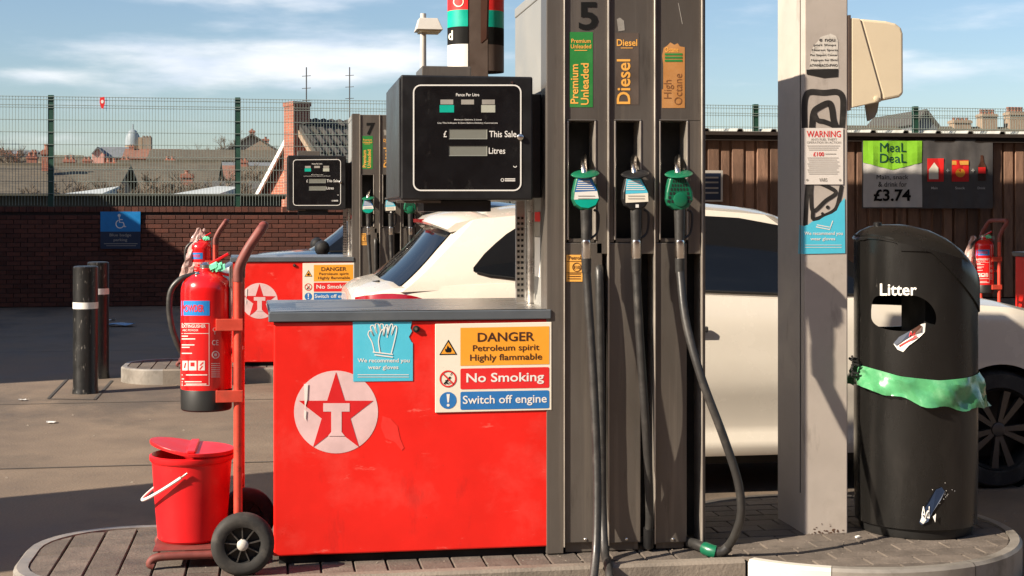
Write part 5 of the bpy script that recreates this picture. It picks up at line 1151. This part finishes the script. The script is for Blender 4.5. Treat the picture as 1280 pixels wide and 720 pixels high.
EYc = 5.80; EX = WX(258, EYc); ER = .100
def make_ext():
    e = thing('fire_extinguisher', 'red fire extinguisher with blue label clamped to the near trolley', 'extinguisher', (EX, EYc, WZ(258, 515, EYc)), 'fire extinguishers')
    z = lambda y: WZ(258, y, EYc-.06); zb0 = z(514)
    MB().lathe((EX, EYc, 0), [(ER-.006, zb0), (ER-.001, zb0+.006), (ER, z(488)), (ER-.003, z(486))], 48).build('base_skirt', M['blacktrim'], e, smooth=True)
    prof = [(ER-.002, z(488.5)), (ER, z(485)), (ER, z(366)), (ER*.985, z(360)), (ER*.93, z(354)), (ER*.8, z(348.5)), (ER*.6, z(344.5)), (ER*.40, z(342)), (.030, z(340)), (.028, z(336)), (.020, z(335))]
    bd = MB().lathe((EX, EYc, 0), prof, 56).build('cylinder', M['red_gloss'], e, smooth=True)
    hz_ = z(336)
    v = MB().lathe((EX, EYc, hz_-.004), [(.026, 0), (.026, .018), (.018, .022), (.012, .028)], 18).build('valve', M['chrome'], e, smooth=True)
    MB().obox(W(263, 341, EYc), (.045, 0, -.002), (0, .018, 0), (0, 0, .008)).build('valve_block', M['blacktrim'], v)
    a, b = W(253, 336, EYc), W(286, 317, EYc); d = (b-a)/2
    MB().obox((a+b)/2, d, (0, .014, 0), Vector((-d.z, 0, d.x)).normalized()*.006).build('squeeze_lever', M['red_gloss'], e, bevel=.003)
    a, b = W(256, 337, EYc-.005), W(288, 344, EYc-.005); d = (b-a)/2
    MB().obox((a+b)/2, d, (0, .014, 0), Vector((-d.z, 0, d.x)).normalized()*.006).build('carry_handle', M['red_gloss'], e, bevel=.003)
    tg = MB()
    for k in range(9):
        c = W(265+k*1.7, 333+2.5*math.sin(k*1.9), EYc-.02+.008*math.sin(k*2.3)); tg.obox(c, (.008, .002, .004), (0, .004, .003), (-.002, .003, .008))
    tg.build('safety_tag', M['nozgreen'] if False else mat('mint_tag', (.20, .75, .45), .4), e)
    MB().lathe(W(247, 343, EYc-.03), [(.010, 0), (.010, .012), (.005, .014)], 12, (0, -1, 0)).build('gauge', M['chrome'], e)
    MB().tube(bez([W(255, 342, EYc), W(242, 344, EYc-.01), W(226, 349, EYc-.02), W(214, 363, EYc-.02), W(211.5, 385, EYc-.02), W(215, 410, EYc-.02), W(222, 430, EYc-.015), W(230, 446, EYc+.0)], 6), .0118, 12).build('discharge_hose', M['rubber'], e, smooth=True)
    MB().tube([W(228, 440, EYc-.006), W(234, 462, EYc+.02)], [.014, .011], 10).build('hose_nozzle', M['blacktrim'], e, smooth=True)
    c = cylmap(EX, EYc, ER)
    lbl = put_rect(MB(), (226.6, 376, 262, 394.5), c, .0006, 10).build('blue_band', mat('label_blue', (.02, .22, .60), .3), bd, smooth=True)
    tx = MB(); put_text(tx, 'POWDER', (227.3, 381, 255, 390), c, .0014, .0208); tx.build('lettering', M['signred'], bd)
    tx = MB(); put_text(tx, 'EXTINGUISHER', (227.2, 405.5, 257, 409.8), c, .0008, .0156); put_text(tx, 'ABC POWDER', (228, 411.5, 248, 414), c, .0008, .0052)
    for y_, x1 in ((419.5, 235), (423, 244), (430.5, 243), (433.5, 237), (441, 240), (468, 259), (473, 230), (476.5, 252), (479.5, 258)): put_rect(tx, (227.2, y_, x1, y_+1.3), c, .0008, 5)
    for x0, x1 in ((228, 234.5), (236, 245.5), (247.5, 256)): put_rect(tx, (x0, 451, x1, 463), c, .0008, 3)
    for y_ in (404, 416.5, 481.5): put_rect(tx, (227, y_, 261.5, y_+.7), c, .0008, 8)
    for x_ in (261,): put_rect(tx, (x_, 404, x_+.7, 482), c, .0008)
    put_text(tx, 'CE', (265, 425, 273, 431.5), c, .0008, .0052); put_line(tx, ring_px(269.5, 443.5, 4.2)+[(273.7, 443.5)], 1.4, c, .0008); put_poly(tx, ring_px(269.5, 443.5, 2), c, .0008)
    put_line(tx, ring_px(268.5, 412, 2.2)+[(270.7, 412)], .8, c, .0008); put_line(tx, [(268.5, 414), (268.5, 418)], .8, c, .0008)
    for k in range(8): put_rect(tx, (264, 454+k*2.4, 275, 454.7+k*2.4), c, .0008, 2)
    tx.build('label_print', mat('label_white', (.72, .58, .54), .4), bd)
    pg = MB(); put_line(pg, [(230.5, 460), (232, 453.5)], 1.6, c, .0014); put_rect(pg, (238, 453, 243, 458), c, .0014); put_line(pg, [(254, 453), (250, 457), (253, 457.5), (249.5, 462)], 1.5, c, .0014); pg.build('label_pictogram', M['red_gloss'], bd)
    return e
ext = make_ext()
BKX, BKY = WX(240, 5.89), 5.89
def make_bucket():
    b = thing('fire_bucket', 'red plastic sand bucket with split lid on the trolley plate', 'bucket', (BKX, BKY, pz))
    z0 = pz+.001; H = WZ(240, 566, BKY)-z0; r0, r1 = .134, .160
    MB().lathe((BKX, BKY, z0), [(r0-.01, 0), (r0, .01), (r0+(r1-r0)*.5, H*.5), (r1-.004, H-.03), (r1, H-.028), (r1+.006, H-.02), (r1+.006, H-.004), (r1-.002, H), (r1-.01, H-.01), (r0-.01, .02)], 56, cap=(True, True)).build('pail', M['red_plastic'], b, smooth=True)
    zt = z0+H+.002; n = 28
    def half(sgn, tilt, nm):
        m1 = MB(); pts = [(.0, -r1-.006)]+[((r1+.008)*math.cos(R(-90+180*k/n)), (r1+.008)*math.sin(R(-90+180*k/n))) for k in range(n+1)]
        P = []
        for u, v in pts: x = u*math.cos(tilt); P.append(Vector((BKX+.02*sgn*0+sgn*x, BKY+v, zt+.006+u*math.sin(tilt))))
        m1.prism(P, (0, 0, .014)); return m1.build(nm, M['red_plastic'], b, bevel=.004)
    lidl = half(-1, R(13), 'lid_flap'); lidr = half(1, R(-2), 'lid_flap')
    MB().box((BKX-.012, BKY-r1+.0, zt+.019), (BKX+.022, BKY+r1-.0, zt+.03)).build('lid_hinge', M['red_plastic'], b, bevel=.004)
    P0 = Vector((BKX-.008, BKY-r1+.012, WZ(237, 590, BKY-.13))); P1 = Vector((P0.x, 2*BKY-P0.y, P0.z)); pk = []
    for k in range(25):
        a = R(-90+180*k/24); rad = r1+.004; q = math.cos(a); pk.append(Vector((P0.x-q*(r1+.025), BKY+rad*math.sin(a), P0.z-q*.125)))
    MB().tube(pk, .0035, 8).build('bail_handle', M['chrome'], b, smooth=True)
    MB().tube(pk[1:24], .0062, 10).build('grip', M['white'], b, smooth=True)
    return b
make_bucket()
# copies of trolley and extinguisher on the far island, these with clear bags
for dx, dy, l1, l2, l3 in ((DX-.02, DY, 'orange red trolley behind the near extinguisher, by dispenser seven', 'red extinguisher in clear plastic on the trolley by dispenser seven', 'crumpled clear plastic bag over the extinguisher by dispenser seven'),
                       (7.22, DY, 'orange red trolley seen past the litter bin', 'red fire extinguisher seen past the litter bin', 'crumpled clear plastic bag beside the extinguisher past the bin')):
    c = copy_tree(tro); c.location = Vector(tro.location)+Vector((dx, dy, 0)); c['label'] = l1
    c = copy_tree(ext); c.location = Vector(ext.location)+Vector((dx, dy, 0)); c['label'] = l2
    rnd = random.Random(5); bgm = MB(); n, m = 26, 14
    cx, cy = EX+dx-(.10 if dx < 0 else .18), EYc+dy+.02; z1 = 1.36 if dx < 0 else 1.27; z0 = .93 if dx < 0 else .80
    for j in range(m+1):
        v = j/m; z = z0+(z1-z0)*v; rr_ = (.055+.05*math.sin(math.pi*min(v*.9+.15, 1)))*(1-.35*v)
        for k in range(n):
            t = 2*math.pi*k/n; w_ = rr_*(1+.25*math.sin(3*t+4*v)+.18*math.sin(7*t-6*v)+rnd.uniform(-.12, .12))
            bgm.v.append(Vector((cx+.10*v*(1 if dx < 0 else .9)+w_*math.cos(t), cy+w_*math.sin(t), z+rnd.uniform(-.008, .008)+.03*math.sin(2*t)*v)))
    for j in range(m):
        for k in range(n): bgm.f.append((j*n+k, j*n+(k+1) % n, (j+1)*n+(k+1) % n, (j+1)*n+k))
    bgm.f.append(tuple(range(m*n, m*n+n)))
    ob = bgm.build('plastic_bag', M['film'], smooth=False); tag(ob, l3, 'bag', 'plastic bags on the far trolleys')

# ================================================================== BOLLARDS, LITTER
for i, (px, py, yt, lab) in enumerate(((105, 493, 334, 'scuffed black bollard with white band, the one nearer the fire bucket'), (121, 474, 329, 'black bollard with white band standing behind the scuffed one'))):
    g_ = G(px, py); b = thing('bollard', lab, 'bollard', g_, 'black bollards by the far island'); g_ = g_+Vector((0, .1, 0)); h = 1.075; r_ = .103 if i == 0 else .097
    MB().lathe(g_, [(r_+.008, 0), (r_+.004, .03), (r_, .05), (r_, h-.012), (r_-.008, h-.003), (r_-.03, h)], 32).build('post', M['bollard'], b, smooth=True)
    zb = h-.36 if i == 0 else h-.30
    MB().lathe(g_+Vector((0, 0, zb)), [(r_+.0015, 0), (r_+.0015, .055)], 32, cap=(False, False)).build('reflective_band', M['white'], b, smooth=True)
random.seed(21)
def crumple(name, lab, px, py, s, m_):
    g_ = G(px, py); mb = MB(); n = 5
    for j in range(n):
        for i in range(n): mb.v.append(g_+Vector(((i-2)*s*.5+random.uniform(-.2, .2)*s, (j-2)*s*.4+random.uniform(-.2, .2)*s, .006+random.uniform(0, .3)*s)))
    for j in range(n-1):
        for i in range(n-1): mb.f.append((j*n+i, j*n+i+1, (j+1)*n+i+1, (j+1)*n+i))
    tag(mb.build(name, m_), lab, 'litter')
gt = MB(); rg_ = random.Random(4)
def pebble(x, y, z, r_): gt.add([(x-r_, y-r_*.6, z), (x+r_, y-r_*.7, z), (x+r_*.5, y+r_, z), (x-r_*.6, y+r_*.8, z), (x, y, z+r_*.9)], [(0, 1, 4), (1, 2, 4), (2, 3, 4), (3, 0, 4)])
for k in range(420):
    e_ = rg_.random()
    if e_ < .45: pebble(rg_.uniform(-4, 5), IY1+abs(rg_.gauss(0, .18))+.01, .0, rg_.uniform(.003, .009))
    elif e_ < .6: t_ = rg_.uniform(0, 6.28); q_ = BR+abs(rg_.gauss(0, .12))+.01; pebble(BC.x+q_*math.cos(t_), BC.y+q_*math.sin(t_), 0, rg_.uniform(.003, .008))
    elif e_ < .8: pebble(rg_.uniform(-6, 1), rg_.uniform(7, 14), 0, rg_.uniform(.004, .011))
    else: pebble(rg_.uniform(-.9, 2.9), rg_.uniform(5.5, 5.75), .131, rg_.uniform(.002, .005))
go = gt.build('grit', M['kerb_conc']); go['kind'] = 'stuff'; go['label'] = 'fine grit scattered along the kerbs'
crumple('paper_scrap', 'crumpled blue white litter lying in the shade by the wall', 152, 408, .16, M['litterblue'])
crumple('paper_scrap', 'small pale scrap lying beside the larger blue litter', 138, 401, .07, M['white'])
crumple('paper_scrap', 'white scrap on the sunlit concrete before the bollards', 64, 529, .035, M['white'])
crumple('paper_scrap', 'tiny white scrap on the concrete near the drain frame', 28, 501, .03, M['white'])
g_ = G(1072, 672, .131); tag(MB().obox(g_+Vector((0, 0, .004)), (.008, .002, .001), (-.002, .006, 0), (0, 0, .003)).build('paper_scrap', M['white']), 'tiny white scrap on the paving between column and bin', 'litter')

# ================================================================== CARS
def make_car(name, label, paint, group='cars on the forecourt'):
    c = thing(name, label, 'car', (0, 0, 0), group); Lc = 4.25
    HW = [(0, .70), (.03, .77), (.1, .825), (.25, .868), (.6, .893), (1.0, .90), (3.1, .90), (3.6, .89), (3.9, .845), (4.1, .74), (4.2, .60), (4.25, .46)]
    ZBt = [(0, 1.04), (.05, 1.085), (.2, 1.12), (.8, 1.145), (1.5, 1.09), (2.3, 1.05), (3.1, 1.03), (3.6, .99), (3.95, .91), (4.15, .80), (4.25, .66)]
    AR = ((.91, .36), (3.51, .36)); WZc = .325
    def zbot(x):
        z = .22+(.10*max(0, (.45-x)/.45)) + .03*max(0, (x-3.9)/.35)
        for xc, r_ in AR:
            if abs(x-xc) < r_: z = max(z, WZc+math.sqrt(r_*r_-(x-xc)**2))
        return z
    prof = [(.2, .935), (.25, .972), (.30, .975), (.33, .945), (.40, .95), (.50, .972), (.57, .992), (.62, .999), (.70, 1.0), (.80, .992), (.92, .985), (1.0, .972), (1.2, .945)]
    def sy(x, z): return lin(HW, x)*lin(prof, z)
    xs = sorted(set([0, .03, .07, .12, .2, .3, .42]+[round(.55+k*.04, 3) for k in range(19)]+[1.4+.15*k for k in range(12)]+[round(3.14+k*.04, 3) for k in range(20)]+[3.95, 4.02, 4.08, 4.14, 4.19, 4.22, 4.25]+[AR[0][0]-.36, AR[0][0]+.36, AR[1][0]-.36, AR[1][0]+.36]))
    b = MB(); nt = 22
    for x in xs:
        zb_, zt = zbot(x), lin(ZBt, x); ring = []
        for j in range(nt): z = zb_+(zt-zb_)*j/(nt-1); y = sy(x, z)-(.03*((j/(nt-1))**8)); ring.append((y, z))
        for k in (.8, .5, .2): ring.append((ring[nt-1][0]*k, zt+.035*(1-k*k)+.012))
        full = [Vector((x, -y, z)) for y, z in ring]+[Vector((x, y, z)) for y, z in reversed(ring)]
        b.v += full
    nr = 2*(nt+3)
    for i in range(len(xs)-1):
        for j in range(nr-1): b.f.append((i*nr+j, (i+1)*nr+j, (i+1)*nr+j+1, i*nr+j+1))
    b.f.append(tuple(range(nr))); b.f.append(tuple(range((len(xs)-1)*nr, len(xs)*nr)))
    b.build('lower_body', paint, c, smooth=True)
    MB().box((.12, -.74, .16), (4.1, .74, .62)).build('underbody', M['blacktrim'], c)
    # greenhouse
    RF = [(.2, 1.40), (.45, 1.495), (.7, 1.535), (1.1, 1.575), (1.5, 1.592), (1.9, 1.585), (2.3, 1.553), (2.6, 1.505), (3.3, 1.2)]
    wv = lambda v: .818-.20*(v**1.35)
    xr = lambda v: .075+.40*v; xf = lambda v: 3.28-.72*v
    def gp(x, v, y):                                        # height of the greenhouse ring at x
        ze = lin(RF, x)-.055; return lin(ZBt, x)-.02+(ze-lin(ZBt, x)+.02)*v
    def rear(t, v): w = wv(v); x = xr(v)+.17*abs(t)**3; return Vector((x, w*t, gp(x, v, 0)))
    def front(t, v): w = wv(v); x = xf(v)-.30*abs(t)**2.6; return Vector((x, w*t, gp(x, v, 0)))
    def side(x, z, s=-1, off=0):
        z0, z1 = lin(ZBt, x)-.02, lin(RF, x)-.055; v = min(max((z-z0)/(z1-z0), 0), 1); return Vector((x, s*(wv(v)+off), z))
    g = MB(); nv = 8; TT = [-1, -.9, -.7, -.4, 0, .4, .7, .9, 1]; ns_ = 20; rings = []
    for j in range(nv+1):
        v = j/nv; ring = [rear(t, v) for t in TT]; x0, x1 = ring[-1].x, front(1, v).x
        ring += [side(x0+(x1-x0)*k/ns_, gp(x0+(x1-x0)*k/ns_, v, 0), 1) for k in range(1, ns_)]
        ring += [front(-t, v) for t in TT]; ring += [side(x1+(x0-x1)*k/ns_, gp(x1+(x0-x1)*k/ns_, v, 0), -1) for k in range(1, ns_)]; rings.append(ring)
    nr = len(rings[0])
    cxm = 1.5
    for q in (.93, .8, .55, .25):
        ring = []
        for p_ in rings[nv]:
            x = cxm+(p_.x-cxm)*(q*.25+.75 if q > .5 else q*.8+.45*.0+.0 if False else q*.6+.4); y = p_.y*q; ring.append(Vector((x, y, lin(RF, x)-.055+.055*(1-q**2.2) if True else 0)))
        rings.append(ring)
    for r_ in rings: g.v += r_
    for j in range(len(rings)-1):
        for k in range(nr): g.f.append((j*nr+k, j*nr+(k+1) % nr, (j+1)*nr+(k+1) % nr, (j+1)*nr+k))
    g.f.append(tuple(range((len(rings)-1)*nr, len(rings)*nr)))
    g.build('cabin', paint, c, smooth=True)
    # glass
    def patch(fn, us, vs_, m_, nm, parent=c):
        mb = MB(); n = len(us)
        for v in vs_:
            for u in us: mb.v.append(fn(u, v))
        for j in range(len(vs_)-1):
            for i in range(n-1): mb.f.append((j*n+i, j*n+i+1, (j+1)*n+i+1, (j+1)*n+i))
        return mb.build(nm, m_, parent, smooth=True)
    rg = patch(lambda t, v: rear(t*(.93-.06*v), v)+Vector((-.007, 0, .004)), [-1+k/8 for k in range(17)], [.05+.88*k/6 for k in range(7)], M['glass'], 'rear_window')
    patch(lambda t, v: front(t*(.95-.05*v), v)+Vector((.007, 0, .004)), [-1+k/8 for k in range(17)], [.04+.9*k/6 for k in range(7)], M['glass'], 'windscreen')
    for s in (-1, 1):
        for nm, lo, hi in (('rear_side_window', [(.62, 1.205), (.70, 1.185), (1.0, 1.15), (1.64, 1.105)], [(.62, 1.225), (.70, 1.315), (.85, 1.43), (1.0, 1.475), (1.3, 1.50), (1.64, 1.505)]),
                           ('front_side_window', [(1.73, 1.10), (2.3, 1.075), (2.93, 1.065)], [(1.73, 1.505), (2.1, 1.485), (2.35, 1.44), (2.6, 1.33), (2.93, 1.09)])):
            xs3 = [lo[0][0]+(lo[-1][0]-lo[0][0])*k/16 for k in range(17)]
            patch(lambda x, v: side(x, lin(lo, x)+(lin(hi, x)-lin(lo, x))*v, s, .006), xs3, [k/6 for k in range(7)], M['glass'], nm)
        patch(lambda x, v: side(x, lin([(1.64, 1.10), (1.73, 1.095)], x)+v*.41, s, .005), [1.63, 1.685, 1.74], [k/5 for k in range(6)], M['blacktrim'], 'door_pillar')
        # belt moulding, tail lamp, handle, seams, mirror
        MB().tube([side(x, lin([(.64, 1.199), (.70, 1.183), (1.0, 1.148), (1.64, 1.103), (2.3, 1.073), (2.95, 1.063)], x), s, .004) for x in (.64, .70, .85, 1.0, 1.3, 1.64, 2.0, 2.3, 2.6, 2.93)], .008, 6).build('belt_moulding', M['blacktrim'], c)
        tl_ = lambda x, v: 1.045+(v-.5)*.10*max(0, 1-((x-.17)/.205)**2)**.6+.02*(x-.2)
        patch(lambda x, v: Vector((x, s*(sy(x, tl_(x, v))-.03*(max(0, (tl_(x, v)-.24)/(lin(ZBt, x)-.24))**8)+.005), tl_(x, v))), [.012, .03, .06, .1, .15, .2, .25, .29, .32, .345, .36, .373], [0, .2, .4, .6, .8, 1], M['lamp_red'], 'tail_lamp')
        for x in (.98, 1.755): MB().obox((x, s*(sy(x, .9)+.018), .898), (.095, 0, 0), (0, .012, 0), (0, 0, .016)).build('door_handle', M['alloy'], c, bevel=.008)
        for x in (1.70, 2.98):
            patch(lambda u, z: Vector((u, s*(sy(u, z)-.03*(((z-.24)/.82)**8)+.002), z)), [x-.003, x+.003], [.28+.09*k for k in range(9)], M['blacktrim'], 'door_seam')
        MB().lathe((2.98, s*1.0, 1.10), [(.02, -.09), (.06, -.07), (.078, -.02), (.076, .04), (.055, .085), (.02, .10)], 18, (0, 1, 0)).build('mirror', M['blacktrim'], c, smooth=True)
        MB().obox((2.99, s*.90, 1.06), (.03, 0, 0), (0, .06, 0), (0, 0, .018)).build('mirror_arm', M['blacktrim'], c)
        patch(lambda x, v: Vector((x, s*(sy(x, .7)+.004), .66+v*.13)), [3.86, 3.95, 4.05, 4.12, 4.18], [0, .5, 1], M['alloy'], 'headlight')
        # wheels
        for xc, _ in AR:
            yy = s*.875; ax = Vector((0, s, 0))
            ty = MB().lathe((xc, yy-s*.21, WZc), [(.225, 0), (.30, .0), (.325, .03), (.325, .17), (.305, .205), (.232, .212), (.225, .20)], 44, ax, (False, False)).build('wheel', M['tyre'], c, smooth=True)
            MB().lathe((xc, yy-s*.21, WZc), [(.226, .02), (.226, .195), (.222, .207), (.205, .18), (.20, .05)], 40, ax, (True, True)).build('rim', M['void'], ty, smooth=True)
            for k in range(10):
                a = R(36*k+8+(5 if k % 2 else -5)); d = Vector((math.cos(a), 0, math.sin(a))); q = Vector((-d.z, 0, d.x)); ce = Vector((xc, yy-s*.015, WZc))
                MB().add([ce+d*.04-q*.012, ce+d*.04+q*.012, ce+d*.214+q*.02+ax*.0, ce+d*.214-q*.02]+[v-ax*.03 for v in (ce+d*.04-q*.012, ce+d*.04+q*.012, ce+d*.214+q*.02, ce+d*.214-q*.02)],
                    [(0, 1, 2, 3), (4, 7, 6, 5), (0, 4, 5, 1), (1, 5, 6, 2), (2, 6, 7, 3), (3, 7, 4, 0)]).build('spoke', M['alloy'], ty)
            MB().lathe((xc, yy-s*.03, WZc), [(.04, 0), (.038, .02), (.02, .026)], 20, ax).build('hub_cap', M['alloy'], ty, smooth=True)
            MB().lathe((xc, yy-s*.3, WZc), [(.352, 0), (.352, .26)], 40, ax, (True, False)).build('wheel_arch', M['void'], c)
    # spoiler, brake light, wiper, bumper, plate
    sp = MB(); pts = [(.42, 1.452), (.405, 1.468), (.45, 1.50), (.60, 1.535), (.66, 1.53), (.56, 1.48)]
    for k in range(13):
        t = -1+k/6; 
        for x, z in pts: sp.v.append(Vector((x+.10*abs(t)**3, t*.60, z-.045*abs(t)**3)))
    n = len(pts)
    for k in range(12):
        for j in range(n): sp.f.append((k*n+j, k*n+(j+1) % n, (k+1)*n+(j+1) % n, (k+1)*n+j))
    sp.f += [tuple(range(n)), tuple(range(12*n, 13*n))]
    so = sp.build('roof_spoiler', paint, c, smooth=True)
    MB().box((.398, -.20, 1.458), (.42, .20, 1.478)).build('brake_light', M['lamp_red'], so)
    MB().tube([rear(0, .02)+Vector((-.03, 0, .0)), rear(-.25, .10)+Vector((-.03, 0, .01)), rear(-.62, .16)+Vector((-.03, 0, .01))], [.02, .011, .006], 8).build('rear_wiper', M['blacktrim'], rg)
    MB().box((-.012, -.30, .60), (.02, .30, .75)).build('number_plate', M['gold'], c)
    MB().box((4.1, -.5, .35), (4.262, .5, .52)).build('grille', M['blacktrim'], c, bevel=.01)
    MB().box((-.01, -.72, .30), (.14, .72, .44)).build('bumper_trim', M['blacktrim'], c, bevel=.01)
    return c
car = make_car('hatchback_car', 'white hatchback parked behind the near dispenser', M['carwhite'])
car.location = (.38, 8.22, 0)
car2 = copy_tree(car); car2['label'] = 'dark blue car mostly hidden behind the dispenser numbered seven'
for o in kids(car2):
    if o.type == 'MESH' and o.data.materials and o.data.materials[0] == M['carwhite']:
        o.data = o.data.copy(); o.data.materials[0] = M['carblue']
car2.location = (3.42, 15.95, 0); car2.rotation_euler = (0, 0, math.pi); car2.scale = (1, 1.03, 1.06)
